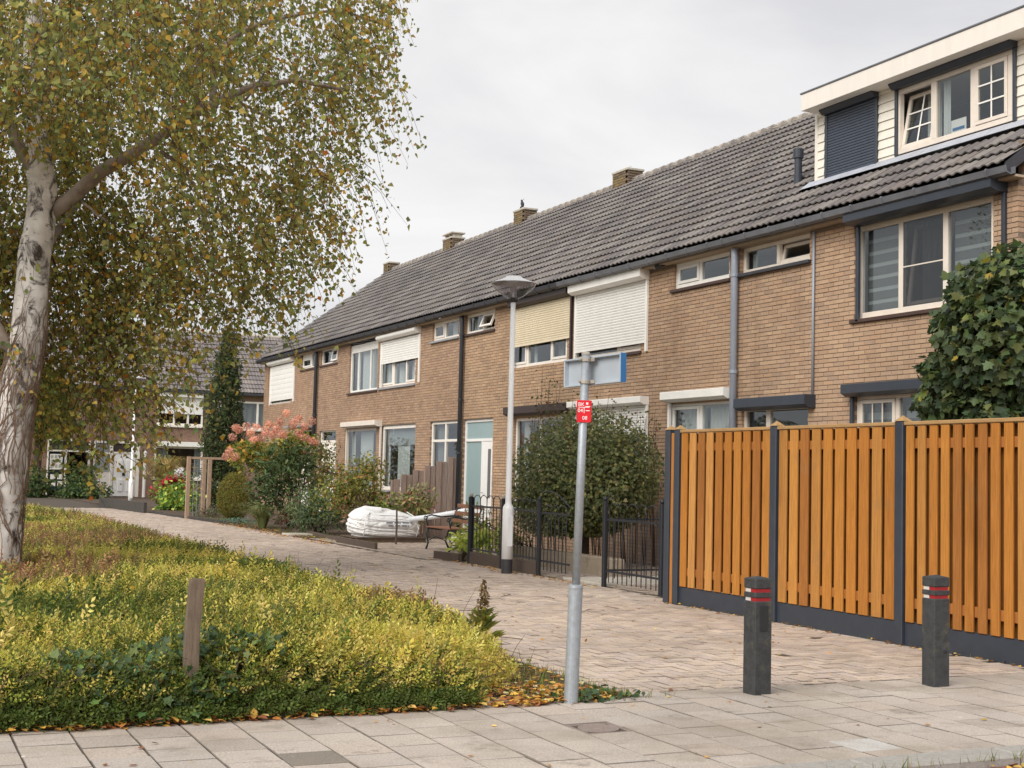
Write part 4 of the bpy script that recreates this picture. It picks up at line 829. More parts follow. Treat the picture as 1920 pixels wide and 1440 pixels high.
# red plate, facing the camera side of the post
pc = at(1.876); ax = unit(np.array([_R[0], _R[1], 0.0])); an = np.array([ax[1], -ax[0], 0]); an = an if an[1] < 0 else -an
PM = Matrix(((ax[0], -an[0], 0, pc[0]+an[0]*.034+ax[0]*.002), (ax[1], -an[1], 0, pc[1]+an[1]*.034+ax[1]*.002), (.0, 0, 1, pc[2]), (0, 0, 0, 1)))
rp = MB().cbox(-.047, .047, 0, .004, -.072, .072, .0015, PM).build('red_plate', 'sign_red', sp, label='small red plate with white letters and numbers')
def text(parent, s, x, z, size, m='print_white', PMx=None, nm='lettering'):
    cu = bpy.data.curves.new('t', 'FONT'); cu.body = s; cu.size = size; cu.align_x = 'LEFT'; cu.extrude = .0003; to = bpy.data.objects.new('t', cu); COL.objects.link(to)
    me = bpy.data.meshes.new_from_object(to.evaluated_get(bpy.context.evaluated_depsgraph_get())); bpy.data.objects.remove(to)
    me.transform(PMx @ Matrix.Translation((x, -.0012, z)) @ Matrix.Rotation(math.pi/2, 4, 'X')); me.materials.clear(); me.materials.append(MATS[m]); return ob(nm, me, parent)
text(rp, 'BK', -.040, .034, .034, PMx=PM); text(rp, '04', -.042, -.006, .034, PMx=PM); text(rp, '08', -.012, -.054, .034, PMx=PM)
for b in ((-.038, .034, .024, .0275), (-.002, .002, -.012, .024), (.012, .026, .044, .058), (.008, .038, .029, .034), (.010, .036, .002, .007)): MB().box(b[0], b[1], -.0012, -.0004, b[2], b[3]) .build('mark', 'print_white', rp).data.transform(PM)
MB().tube([at(1.94), at(1.95)], .033, 12).build('plate_band', 'galvanised', sp); MB().tube([at(1.81), at(1.82)], .033, 12).build('plate_band', 'galvanised', sp)
# ---- lamp posts
def lamp(x, y, label):
    t = thing('street_lamp', (x, y, 0), label, 'street lamp', 'white lamp posts along the path'); c = (x, y, 0)
    MB().lathe([(.082, -.05), (.082, .21)], c, 20).build('base_band', 'lamp_dark', t, smooth=False); MB().lathe([(.083, .2105), (.083, .94), (.078, .98), (.046, 1.03), (.046, 1.06), (.036, 4.06)], c, 20).build('pole', 'lamp_white', t, smooth=True)
    MB().lathe([(.04, 4.03), (.075, 4.06), (.082, 4.075), (.02, 4.08)], c, 20).build('lamp_neck', 'lamp_dark', t); MB().lathe([(.08, 4.08), (.2, 4.16), (.29, 4.24), (.335, 4.3), (.34, 4.315)], c, 28).build('lamp_bowl', 'lamp_bowl', t, smooth=True)
    MB().lathe([(.02, 4.085), (.055, 4.1), (.055, 4.24), (.03, 4.28)], c, 14).build('lamp_core', 'lamp_top', t, smooth=True); MB().lathe([(.33, 4.312), (.345, 4.317), (.335, 4.325), (.22, 4.365), (.13, 4.405), (.11, 4.425), (.02, 4.43)], c, 28).build('lamp_hood', 'lamp_top', t, smooth=True)
    MB().cbox(x-.04, x+.04, y-.089, y-.083, .4, .85, .002).build('service_door', 'lamp_white', t)
l0 = G(950, 1075); lamp(l0[0], l0[1], 'white lamp post with cone shaped lamp beside the iron fence'); l1 = G(244, 957); lamp(l1[0], l1[1], 'far white lamp post by the dark planter, head hidden in the birch leaves')
# ---- wooden stake in the hedge
s0 = PY(346, 1290, 8.06); s1 = PY(364, 1085, 8.06); stk = thing('wooden_stake', (s0[0], 8.06, 0), 'weathered grey wooden stake standing in the low hedge', 'post')
sm = MB(); b_ = .042; vs = []; 
for z, k, tw in ((0, 1, 0), (.25, 1, .05), (.5, .96, -.04), (float(s1[2])-.02, .97, .03), (float(s1[2]), .9, .03)):
    cx = s0[0]+.015+(s1[0]-s0[0])*z/float(s1[2]); vs += [(cx+sx*b_*k+tw*.1, 8.06+sy*b_*k*.8, z) for sx, sy in ((-1, -1), (-.2, -1.06), (1, -1), (1, 1), (-1, 1))]
sm.add(vs, [(5*i+k, 5*i+(k+1) % 5, 5*i+5+(k+1) % 5, 5*i+5+k) for i in range(4) for k in range(5)]+[(20, 21, 22, 23, 24)]); sm.build('stake', 'stake_wood', stk)
# ---- manhole cover in the pavement
mh = thing('manhole_cover', (MHX, MHY, 0), 'square iron manhole cover with round lid set in the pavement', 'manhole'); 
fr = MB()
for b in ((-.15, .15, -.15, -.125), (-.15, .15, .125, .15), (-.15, -.125, -.125, .125), (.125, .15, -.125, .125)): fr.box(MHX+b[0], MHX+b[1], MHY+b[2], MHY+b[3], -.06, -.002)
fr.build('frame', 'manhole', mh); MB().lathe([(.121, -.05), (.121, .001), (.112, .003), (.104, .0), (.03, .0), (.026, .003), (.001, .003)], (MHX, MHY, 0), 32).build('lid', 'manhole', mh); MB().box(MHX-.125, MHX+.125, MHY-.125, MHY+.125, -.05, -.012).build('plate', 'manhole', mh)
# ---- iron fence and gate
IX = 8.87; iy = lambda px, py=1040: float(W(px, py, IX)[1]); iz = lambda px, py: float(W(px, py, IX)[2])
def iron_bars(t, y0, y1, zr, zl, hoop, n, zb):
    """hooped bars between two posts: bars pair up in arches above the top rail"""
    for z in (zl, zr): MB().box(IX-.006, IX+.006, y0, y1, z-.014, z+.014).build('rail', 'black_iron', t)
    st = (y1-y0)/(n+1)
    for i in range(n): y = y0+st*(i+1); MB().tube([(IX, y, zb), (IX, y, zr+.02)], .007, 6).build('bar', 'black_iron', t)
    for i in range(0, n-2, 2):
        a, b = y0+st*(i+1), y0+st*(i+3); r = (b-a)/2; top = hoop-r*.55
        MB().tube([(IX, a, zr)]+[(IX, (a+b)/2-r*math.cos(q_), top+r*.55*math.sin(q_)*1.0) for q_ in np.linspace(0, math.pi, 9)]+[(IX, b, zr)], .007, 6, cap=False).build('hoop', 'black_iron', t)
def ipost(t, y, zt, ball='black_iron', r=.035):
    MB().lathe([(r, -.05), (r, zt), (r*.6, zt+.01)], (IX, y, 0), 12).build('post', 'black_iron', t); MB().lathe([(.012, 0), (.03, .015), (.034, .035), (.026, .055), (.008, .07)], (IX, y, zt), 10).build('finial', ball, t, smooth=True)
pl = [iy(881), iy(942), iy(1010), iy(1068)]; zt = iz(881, 932)
f1 = thing('iron_fence', (IX, (pl[0]+pl[2])/2, 0), 'black hooped iron fence behind the near lamp post', 'fence')
ipost(f1, pl[0], zt, 'concrete', .045); ipost(f1, pl[1], zt-.0, 'concrete', .04); ipost(f1, pl[2], zt, 'black_iron')
zr_, zl_ = iz(890, 949), iz(890, 1030)
iron_bars(f1, pl[1], pl[0], zr_, zl_, zt+.04, 9, .22); iron_bars(f1, pl[2], pl[1], zr_, zl_, zt+.02, 11, .2)
MB().cbox(IX-.03, IX+.02, pl[2]+.04, pl[1]-.05, -.03, .19, .006).build('base_board', 'edging_wood', f1); MB().cbox(IX-.03, IX+.02, pl[1]+.05, pl[0]-.05, -.03, .19, .006).build('base_board', 'edging_wood', f1)
g1 = thing('iron_gate', (IX, pl[3], 0), 'black arched iron gate leaf beside the round bush, left of the opening', 'gate', 'iron gate leaves'); iron_bars(g1, pl[3], pl[2]-.05, zr_-.02, zl_-.02, zr_+.1, 7, .08)
MB().tube([(IX, pl[3]+(pl[2]-.05-pl[3])*t, zr_+.02+.28*math.sin(.2+t*1.8)) for t in np.linspace(0, 1, 10)], .009, 6).build('arch', 'black_iron', g1)
pr = [iy(1240, 1060), iy(1133, 1060)]; ztr = iz(1133, 940); f2 = thing('iron_fence', (IX, (pr[0]+pr[1])/2, 0), 'black hooped iron fence panel next to the wooden fence', 'fence')
ipost(f2, pr[1], ztr); ipost(f2, pr[0], ztr); iron_bars(f2, pr[0], pr[1], iz(1140, 974), iz(1140, 1071), ztr-.02, 11, .06)
MB().tube([(IX, pr[1]-.02-.3*t, ztr-.06+.2*math.sin(.3+t*1.4)) for t in np.linspace(0, .5, 6)], .009, 6).build('arch', 'black_iron', f2)
MB().box(IX-.006, IX+.006, posts[0], pr[0], iz(1238, 985)-.012, iz(1238, 985)+.012).build('rail', 'black_iron', f2); MB().box(IX-.006, IX+.006, posts[0], pr[0], iz(1238, 1092)-.012, iz(1238, 1092)+.012).build('rail', 'black_iron', f2)
# the other leaf stands open into the garden
g2 = thing('iron_gate', (IX+.5, pr[1], 0), 'black iron gate leaf swung open into the garden, right of the opening', 'gate', 'iron gate leaves')
for z in (iz(1140, 974), iz(1140, 1071)): MB().box(IX+.04, IX+1.05, pr[1]+.06, pr[1]+.072, z-.012, z+.012).build('rail', 'black_iron', g2)
for i in range(9): x = IX+.08+i*.115; MB().tube([(x, pr[1]+.066, .1), (x, pr[1]+.066, iz(1140, 974)+.06)], .007, 6).build('bar', 'black_iron', g2)
MB().lathe([(.03, 0), (.03, 1.0), (.01, 1.03)], (IX+1.06, pr[1]+.066, 0), 10).build('end_post', 'black_iron', g2)
# low concrete wall of the garden behind the gate
lw = MB(); a = G(1140, 1055); lw.cbox(9.75, 9.95, 17.45, 21.5, -.02, .27, .015); lw.build('garden_wall', 'edging_stone', label='low beige concrete garden wall around the round bush', cat='wall')
# ---- garden bench, facing the path
bx, by = 9.55, 23.75; bn = thing('garden_bench', (bx+.6, by, 0), 'garden bench with green iron ends and brown slats next to the iron fence', 'bench')
for x in (bx, bx+1.15):
    e = MB()
    e.tube([(x, by+.60, 0), (x, by+.56, .12), (x, by+.6, .3), (x, by+.56, .42)], [.022, .018, .018, .022], 8); e.tube([(x, by+.12, 0), (x, by+.2, .15), (x, by+.16, .3), (x, by+.12, .42), (x, by+.02, .66), (x, by-.06, .86)], [.022, .018, .018, .022, .018, .016], 8)
    e.tube([(x, by+.58, .41), (x, by+.35, .38), (x, by+.12, .41)], .016, 8); e.tube([(x, by+.57, .42), (x, by+.6, .55), (x, by+.62, .62), (x, by+.5, .655), (x, by+.3, .62), (x, by+.05, .64)], .014, 8)
    e.tube([(x, by+.62+.035*math.sin(q_), .6+.035*math.cos(q_)) for q_ in np.linspace(0, 5.5, 12)], .01, 6); e.tube([(x, by+.2, .16), (x, by+.4, .24), (x, by+.58, .16)], .01, 6); e.build('bench_end', 'bench_iron', bn, smooth=True)
for i in range(5): MB().cbox(bx-.02, bx+1.17, by+.14+i*.095, by+.22+i*.095, .42, .445, .005).build('seat_slat', 'bench_wood', bn)
for z, o in ((.52, .06), (.66, .0), (.80, -.055)): MB().cbox(bx-.02, bx+1.17, by+o, by+o+.022, z, z+.075, .005).build('back_slat', 'bench_wood', bn)
_T = Matrix(((0, -1, 0, 9.58+.6+by), (1, 0, 0, 23.3-bx), (0, 0, 1, 0), (0, 0, 0, 1)))     # turn it: long side along the path, facing it
bn.matrix_basis = Matrix.Translation((9.9, 23.9, 0))
_seen = set()
for c_ in bn.children:
    if c_.data.name not in _seen: c_.data.transform(_T); _seen.add(c_.data.name)
    c_.matrix_parent_inverse = bn.matrix_basis.inverted()
# ---- bulk bag on a pallet, pipe, little bag, stick
pt = thing('pallet', (9.65, 27.1, 0), 'dark wooden pallet under the bulk bag', 'pallet')
for y in (26.6, 27.05, 27.55): MB().cbox(8.92, 10.42, y, y+.1, 0, .09, .005).build('bearer', 'pallet', pt)
for i in range(9): MB().cbox(8.9, 10.44, 26.58+i*.122, 26.68+i*.122, .092, .115, .003).build('plank', 'pallet', pt)
bgt = thing('bulk_bag', (9.67, 27.1, .117), 'slumped white woven bulk bag on the pallet', 'bag'); n, k = 120, 40; vs = []; fs = []
_rr = np.random.default_rng(5); RDG = [(int(_rr.integers(1, 4)), _rr.uniform(2.2, 5.5), _rr.uniform(0, 6.28), _rr.uniform(.6, 1)) for _ in range(6)]+[(int(_rr.integers(7, 13)), _rr.uniform(-1.2, 1.2), _rr.uniform(0, 6.28), .5) for _ in range(4)]
for j in range(k):
    v = j/(k-1); rr_ = float(np.interp(v, [0, .12, .36, .62, .78, .9, .97, 1], [.9, 1, 1.03, .94, .78, .5, .2, .02])); zz = float(np.interp(v, [0, .12, .36, .62, .78, .9, 1], [0, .07, .23, .39, .48, .53, .5]))
    for i in range(n):
        t = 2*math.pi*i/n; sx = np.sign(math.cos(t))*abs(math.cos(t))**.6; sy = np.sign(math.sin(t))*abs(math.sin(t))**.6; f = 0
        for a_, m_, p_, w_ in RDG:
            s_ = 1-abs(math.sin((a_*t+m_*v*5+p_+.9*math.sin(2.3*v*5+t))/2)); f += w_*s_**5
        f = 1-.062*f*min(1, 4*v+.3); top = 1+.13*math.cos(t-2.2)+.04*math.sin(3*t)+.03*math.sin(5*t+1)
        vs.append((9.67+.74*sx*rr_*f-.06*v, 27.1+.52*sy*rr_*f, .117+zz*(1+(top-1)*v)+.03*(1-f)*8*v*.4))
for j in range(k-1):
    for i in range(n): fs.append((j*n+i, j*n+(i+1) % n, (j+1)*n+(i+1) % n, (j+1)*n+i))
fs.append(tuple((k-1)*n+i for i in range(n))); fs.append(tuple(range(n))[::-1]); bb = MB().add(vs, fs).build('bag_body', 'bag_cloth', bgt)
for z, a, b in ((.40, -.15, .42), (.34, -.1, .36)):
    mb = MB(); vs = []
    for i in range(17): x = 9.67+a+(b-a)*i/16; yy = 27.1-.52*1.03-.006; vs += [(x, yy, z), (x, yy, z+.028)]
    mb.add(vs, [(2*i, 2*i+2, 2*i+3, 2*i+1) for i in range(0, 16) if i % 5 != 4]); mb.build('print', 'bag_print', bgt)
for sx in (-.6, .55): MB().tube([(9.67+sx, 26.66, .13), (9.67+sx*1.02, 26.55, .3), (9.67+sx*.95, 26.62, .52), (9.67+sx*.7, 26.8, .63)], .012, 6).build('lifting_loop', 'bag_cloth', bgt)
pp0, pp1 = PY(768, 974, 26.6), PY(845, 963, 26.0); pv = thing('plastic_pipe', pp0, 'white plastic pipe leaning from the bulk bag towards the bench', 'pipe'); MB().tube([pp0, (pp0+pp1)/2-[0, 0, .01], pp1, pp1+(pp1-pp0)*.3], .055, 16).build('pipe', 'pvc', pv, smooth=True); MB().tube([pp1+(pp1-pp0)*.2, pp1+(pp1-pp0)*.36], .066, 16).build('socket', 'pvc', pv)
sb = G(845, 1028); sbt = thing('plastic_bag', sb, 'small crumpled white plastic bag under the bench', 'bag'); mb = MB(); d = rdir(260); 
vs = []; fs = []
for j in range(9):
    for i in range(16): t = 2*math.pi*i/16; p_ = math.pi*j/8; r_ = .2*(1+.18*math.sin(3*t+j)+.12*math.sin(7*t-2*j)); vs.append((sb[0]+.25+r_*math.sin(p_)*math.cos(t)*1.2, sb[1]+r_*math.sin(p_)*math.sin(t), .13-.14*math.cos(p_)*(1+.1*math.sin(5*t))))
for j in range(8):
    for i in range(16): fs.append((j*16+i, j*16+(i+1) % 16, (j+1)*16+(i+1) % 16, (j+1)*16+i))
mb.add(vs, fs).build('bag_body', 'bag_cloth', sbt)
mb = MB(); mb.tube([(sb[0]+.25, sb[1], .26), (sb[0]+.24, sb[1]+.02, .33), (sb[0]+.28, sb[1]+.05, .36)], [.04, .02, .05], 8).build('bag_knot', 'bag_cloth', sbt)
sk = G(742, 1021); skt = thing('wooden_stick', sk, 'thin dark stick standing upright in front of the bulk bag', 'stick'); MB().tube([sk-[0, 0, .05], sk+[.01, 0, .35], sk+[0, 0, float(PY(742, 955, sk[1])[2])]], [.022, .02, .018], 6).build('stick', 'edging_wood', skt)
# ---- edgings and planters of the front gardens
def edge(pts, h, m, label, nm='garden_edging', w_=.06):
    t = thing(nm, (pts[0][0], pts[0][1], 0), label, 'edging', 'low garden edgings along the path')
    for a, b in zip(pts[:-1], pts[1:]):
        a = np.array(a); b = np.array(b); d = b-a; ln = np.linalg.norm(d); an_ = math.atan2(d[1], d[0]); k_ = max(1, int(ln/1.0))
        for i in range(k_): MB().cbox(ln*i/k_+.002, ln*(i+1)/k_-.002, -w_/2, w_/2, -.04, h+random.gauss(0, .006), .006, Matrix.Translation((a[0], a[1], 0)) @ Matrix.Rotation(an_, 4, 'Z')).build('edging_board', m, t)
edge([G(705, 1031)[:2], G(632, 1017)[:2]], .13, 'edging_wood', 'short brown wooden edging in front of the pallet'); edge([G(632, 1014)[:2], G(560, 998)[:2], G(545, 996)[:2]], .08, 'edging_wood', 'dark low edging below the wild rose bushes')
edge([G(815, 1048)[:2], G(862, 1054)[:2], G(873, 1040)[:2]], .14, 'edging_wood', 'brown wooden edging left of the iron fence'); edge([G(440, 983)[:2], G(320, 968)[:2], G(288, 962)[:2]], .07, 'edging_dark', 'dark low kerb in front of the trellis and clipped ball')
edge([G(272, 962)[:2], G(188, 950)[:2], G(188, 943)[:2]], .32, 'edging_dark', 'dark planter wall at the foot of the far lamp post', 'planter_wall', .1)
mb = MB(); c = G(555, 1003); mb.cbox(c[0]-.25, c[0]+.35, c[1]-.3, c[1]+.3, -.02, .035, .01); mb.build('stepping_slab', 'concrete', label='pale concrete slab at the path edge below the hydrangea', cat='slab')
# ---- weathered partition fence between two front gardens
pf = thing('partition_fence', (11.2, 28.62, 0), 'weathered grey-brown board partition with sloping top beside the white front door', 'fence')
for i in range(11):
    x = 10.42+i*.14; zt = 1.36+(x-10.42)*.37; MB().cbox(x, x+.128, 28.6-(.024 if i % 2 else 0), 28.622-(.024 if i % 2 else 0), 0, zt-(.06 if i % 2 == 0 else 0), .004).build('board', 'old_wood', pf)
for x in (10.36, 11.2): MB().cbox(x, x+.08, 28.63, 28.71, 0, 1.3+(x-10.42)*.37, .006).build('post', 'old_wood', pf)
# ---- wooden trellis with wire, far planting
tr = thing('trellis', G(366, 968), 'light wooden trellis frame with wire mesh between the hydrangeas', 'trellis'); ta, tb = G(350, 972), G(390, 966); tz = float(PY(350, 856, ta[1])[2])
td = (tb-ta); 
for f_ in (0, .72, 1.0): p = ta+td*f_; MB().cbox(p[0]-.055, p[0]+.055, p[1]-.05, p[1]+.05, -.02, tz, .006).build('post', 'trellis_wood', tr)
MB().cbox(ta[0], tb[0], ta[1]-.03, ta[1]+.03, tz-.07, tz-.002, .005).build('top_rail', 'trellis_wood', tr)
for i in range(9): z = .15+i*.2; MB().tube([(ta[0], ta[1], z), (tb[0], tb[1], z)], .005, 4).build('wire', 'galvanised', tr)
for i in range(6): p = ta+td*(i+.5)/6; MB().tube([(p[0], p[1], .05), (p[0], p[1], tz-.07)], .005, 4).build('wire', 'galvanised', tr)
# ================================================================ ROW ACROSS THE END
YB = 66.0; b2 = lambda px, py: PY(px, py, YB)
m, N, L, P = nodes('far_brick'); gp = N.new('ShaderNodeNewGeometry'); mp = N.new('ShaderNodeMapping'); mp.inputs['Rotation'].default_value = (math.pi/2, 0, 0); L.new(gp.outputs['Position'], mp.inputs['Vector'])
bt_ = N.new('ShaderNodeTexBrick'); bt_.inputs['Scale'].default_value = 1; bt_.inputs['Brick Width'].default_value = .22; bt_.inputs['Row Height'].default_value = .0625; bt_.inputs['Mortar Size'].default_value = .008
bt_.inputs['Color1'].default_value = (*s2l((150, 118, 100)), 1); bt_.inputs['Color2'].default_value = (*s2l((134, 106, 92)), 1); bt_.inputs['Mortar'].default_value = (*s2l((108, 92, 82)), 1); L.new(mp.outputs[0], bt_.inputs['Vector']); L.new(bt_.outputs[0], P.inputs['Base Color']); P.inputs['Roughness'].default_value = .95
def bx(h, name, m, px0, px1, pt_, pb, d0, d1, c=.006, parent=None):
    """box on the far facade from picture edges; d = distance in front of the wall"""
    a, b = b2(px0, pt_), b2(px1, pb); z1 = max(float(b2(px0, pt_)[2]), .02); z0 = max(float(b2(px0, pb)[2]), .0)
    return MB().cbox(float(b2(px0, (pt_+pb)/2)[0]), float(b2(px1, (pt_+pb)/2)[0]), YB-d1, YB-d0, z0, z1, c).build(name, m, parent or h)
def fwin(h, px0, px1, pt_, pb, mull=(), m='white_paint', cur=None):
    fr = MB(); a, b = float(b2(px0, pt_)[0]), float(b2(px1, pb)[0]); z0, z1 = float(b2(px0, pb)[2]), float(b2(px0, pt_)[2]); f = .09
    for q in ((a, b, z0, z0+f), (a, b, z1-f, z1), (a, a+f, z0+f, z1-f), (b-f, b, z0+f, z1-f)): fr.cbox(q[0], q[1], YB-.02, YB+.06, q[2], q[3], .006)
    for t in mull: x = float(b2(t, pb)[0]); fr.cbox(x-.05, x+.05, YB-.015, YB+.055, z0+f, z1-f, .005)
    w_ = fr.build('window', m, h); MB().box(a+f, b-f, YB+.02, YB+.026, z0+f, z1-f).build('pane', 'glass', w_); MB().cbox(a-.06, b+.06, YB-.1, YB-.0, z0-.1, z0-.003, .006).build('sill', m, w_)
    for c0, c1, cm in (cur or ()):
        n = 40; x0, x1 = float(b2(c0, pb)[0]), float(b2(c1, pb)[0]); vs = []
        for i in range(n+1): x = x0+(x1-x0)*i/n; y = YB+.22+.05*math.sin(i*1.3+.4*math.sin(i)); vs += [(x, y, z0+f), (x, y, z1-f)]
        MB().add(vs, [(2*i, 2*i+2, 2*i+3, 2*i+1) for i in range(n)]).build('curtain', cm, w_, smooth=True)
    return w_, (a, b, z0, z1)
GZ = float(b2(300, 731)[2])
def far_house(x0, x1, label, ops, rz, back, gz=GZ, nparts=0):
    h = thing('terraced_house', ((x0+x1)/2, YB, 0), label, 'house', 'houses of the row across the end'); us = sorted({x0, x1, *[v for o in ops for v in o[:2]]}); zs = sorted({0, gz, *[v for o in ops for v in o[2:]]}); mb = MB()
    for i in range(len(us)-1):
        for j in range(len(zs)-1):
            u, z = (us[i]+us[i+1])/2, (zs[j]+zs[j+1])/2
            if not any(o[0] < u < o[1] and o[2] < z < o[3] for o in ops): mb.box(us[i], us[i+1], YB, YB+.2, zs[j], zs[j+1])
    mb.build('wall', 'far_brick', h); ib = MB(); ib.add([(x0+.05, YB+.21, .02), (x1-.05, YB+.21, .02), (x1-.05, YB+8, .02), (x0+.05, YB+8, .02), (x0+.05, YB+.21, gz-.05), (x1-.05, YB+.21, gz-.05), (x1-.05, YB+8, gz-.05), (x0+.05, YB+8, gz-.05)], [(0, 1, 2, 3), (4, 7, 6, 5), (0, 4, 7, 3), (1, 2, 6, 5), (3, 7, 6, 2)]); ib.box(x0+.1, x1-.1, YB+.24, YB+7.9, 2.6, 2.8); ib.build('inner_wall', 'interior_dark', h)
    ey, ez = YB-.3, gz+.02; ry = YB+back; sl = math.hypot(ry-ey, rz-ez); s = np.array([0, (ry-ey)/sl, (rz-ez)/sl]); nrm = np.array([0, -s[2], s[1]])
    r = MB(); e = lambda t, x: tuple(np.array([x, ey, ez])+s*t-nrm*.02); r.add([e(0, x0), e(0, x1), e(sl, x1), e(sl, x0)], [(0, 1, 2, 3)]); r.add([e(sl, x0), e(sl, x1), (x1, YB+9, gz), (x0, YB+9, gz)], [(0, 1, 2, 3)]); rf = r.build('roof', 'dark_gutter', h)
    rows = 14; ex = sl/rows; n = round((x1-x0)/.33); w_ = (x1-x0)/n; V, Fs = tile_tmpl(w_, ex+.05); lst = [np.array([x0+c*w_, ey, ez])+s*(q*ex) for q in range(rows) for c in range(n)]
    cols = [(132, 124, 122), (122, 115, 115), (142, 133, 128), (126, 119, 118)]
    if nparts:
        ms = []
        for c in cols: t = MB(); t.col = s2l(c); t.add(V, Fs); ms.append(t.mesh('roof_tile', 'roof_tile'))
        B = Matrix(((1, s[0], nrm[0], 0), (0, s[1], nrm[1], 0), (0, s[2], nrm[2], 0), (0, 0, 0, 1)))
        for p in lst: ob('roof_tile', random.choice(ms), rf, M=Matrix.Translation(Vector(p)) @ B)
    else:
        R = np.array(lst); scatter('roof_tiles', R, np.stack([(1, 0, 0), s, nrm], 1)[None].repeat(len(R), 0), 1.0, np.array([s2l(c) for c in cols])[rng.integers(0, 4, len(R))], (V, Fs), 'roof_tile', rf, kind='stuff')
    MB().tube([(x0, ry, rz), (x1, ry, rz)], .11, 10).build('ridge', 'concrete', rf); MB().cbox(x0, x1, ey-.06, ey+.08, ez-.12, ez-.0, .01).build('gutter', 'dark_gutter', h); MB().box(x0, x1, ey+.08, YB, ez-.1, ez-.08).build('soffit', 'white_paint', h); return h
xo = lambda px, py=850: float(b2(px, py)[0]); zo = lambda py, px=300: float(b2(px, py)[2])
xA, xB, xC, xD_ = xo(-45), xo(170), xo(392), xo(600)
ridge_z = float(PY(470, 630, YB+4.2)[2])
o_door = (xo(173), xo(262), 0, zo(826, 175)); o_win = (xo(290), xo(378), zo(898, 290), zo(836, 290)); o_up = (xo(296), xo(380), zo(797, 296), zo(741, 296))
hM = far_house(xB, xC, 'far house with white front door and white awning over the upper window', [o_door, o_win, o_up], ridge_z, 4.2)
fwin(hM, 290, 378, 836, 896, (), cur=((294, 312, 'curtain'), (364, 378, 'curtain'))); fwin(hM, 296, 380, 741, 796, (326, 352)); bx(hM, 'window_screen', 'white_plastic', 303, 380, 743, 775, .05, .07); bx(hM, 'roller_box', 'white_plastic', 298, 380, 735, 743, .02, .25); bx(hM, 'roller_box', 'white_plastic', 291, 380, 827, 836, .02, .25)
df = bx(hM, 'door_frame', 'white_paint', 174, 261, 826, 932, -.12, -.06)
for a, b, t, q in ((174, 178, 828, 932), (206, 211, 828, 932), (255, 261, 828, 932), (178, 255, 826, 830), (178, 206, 848, 851), (211, 255, 847, 850)): bx(hM, 'frame_bar', 'white_paint', a, b, t, q, -.05, .01, parent=df)
bx(hM, 'door_light', 'interior_dark', 211, 255, 830, 847, -.055, -.04, parent=df); bx(hM, 'side_light', 'curtain_grey', 178, 206, 830, 848, -.055, -.04, parent=df); bx(hM, 'side_light', 'blind_grey', 178, 206, 851, 884, -.055, -.04, parent=df)
dw = bx(hM, 'door', 'door_white', 213, 253, 850, 930, -.055, -.015); 
for a, b, t, q in ((220, 230, 862, 884), (236, 246, 862, 884), (220, 230, 898, 922), (236, 246, 898, 922)): bx(hM, 'door_panel', 'door_white', a, b, t, q, -.015, .02, .02, parent=dw)
bx(hM, 'door_knob', 'black_iron', 229, 234, 886, 892, -.01, .05, parent=dw); bx(hM, 'wall_lamp', 'black_iron', 264, 267, 860, 868, .0, .1); sl_ = float(W(505, 700, 12)[1])
o_r = (xo(398), xo(503), zo(804, 400), zo(750, 400)); hR = far_house(xC, xD_, 'far house with curtained upper window, half hidden behind the conifer', [o_r], ridge_z, 4.2, nparts=1)
fwin(hR, 398, 503, 750, 802, (409, 444, 482), cur=((400, 503, 'curtain_grey'),)); MB().tube([(xo(420), YB-.3, zo(746, 420)), (xo(410), YB-.12, zo(756, 410)), (xo(409), YB-.1, .0)], .05, 8).build('downpipe', 'white_plastic', hR)
o_p = (xo(88), xo(168), 0, zo(822, 100)); hL = far_house(xA, xB, 'far house with dark green door inside a glazed porch', [o_p], ridge_z, 4.2)
pf_ = bx(hL, 'porch', 'white_paint', 88, 168, 822, 826, .0, .12); bx(hL, 'porch_panel', 'interior_dark', 88, 168, 826, 843, .0, .05, parent=pf_)
for a, b, t, q in ((87, 90, 826, 928), (120, 124, 843, 928), (164, 168, 826, 928), (88, 168, 843, 846)): bx(hL, 'porch_post', 'white_paint', a, b, t, q, .0, .1, parent=pf_)
bx(hL, 'porch_pane', 'glass', 124, 164, 846, 925, .02, .03, .001, parent=pf_)
for i in range(7): bx(hL, 'porch_bar', 'galvanised', 126+i*5.5, 127.5+i*5.5, 892, 924, .04, .07, .003, parent=pf_)
dg = bx(hL, 'door', 'door_green', 91, 119, 848, 920, .0, .05); bx(hL, 'door_window', 'white_paint', 93, 117, 851, 880, .051, .07, parent=dg)
for i in range(3):
    for j in range(3): bx(hL, 'door_pane', 'glass', 95+i*7.3, 100+i*7.3, 853+j*8.7, 859.5+j*8.7, .071, .08, .002, parent=dg)
for i in range(2):
    for j in range(2): bx(hL, 'door_panel', 'white_paint', 94+i*13, 103.5+i*13, 889+j*13, 898.5+j*13, .051, .075, parent=dg)
bx(hL, 'solar_panel', 'solar', 300, 301, 700, 701, .0, .01) if False else None
wp = thing('white_post', b2(268, 890), 'thin white post beside the far white door', 'post'); MB().tube([(xo(268), YB-.6, 0), (xo(268), YB-.6, zo(850, 268))], .07, 10).build('pole', 'white_plastic', wp); MB().lathe([(.09, 0), (.09, .05), (.01, .12)], (xo(268), YB-.6, zo(850, 268)), 10).build('cap', 'white_plastic', wp)
# ================================================================ PLANTS
SPR = [sprig_template(9, 1), sprig_template(8, 2), sprig_template(10, 3)]
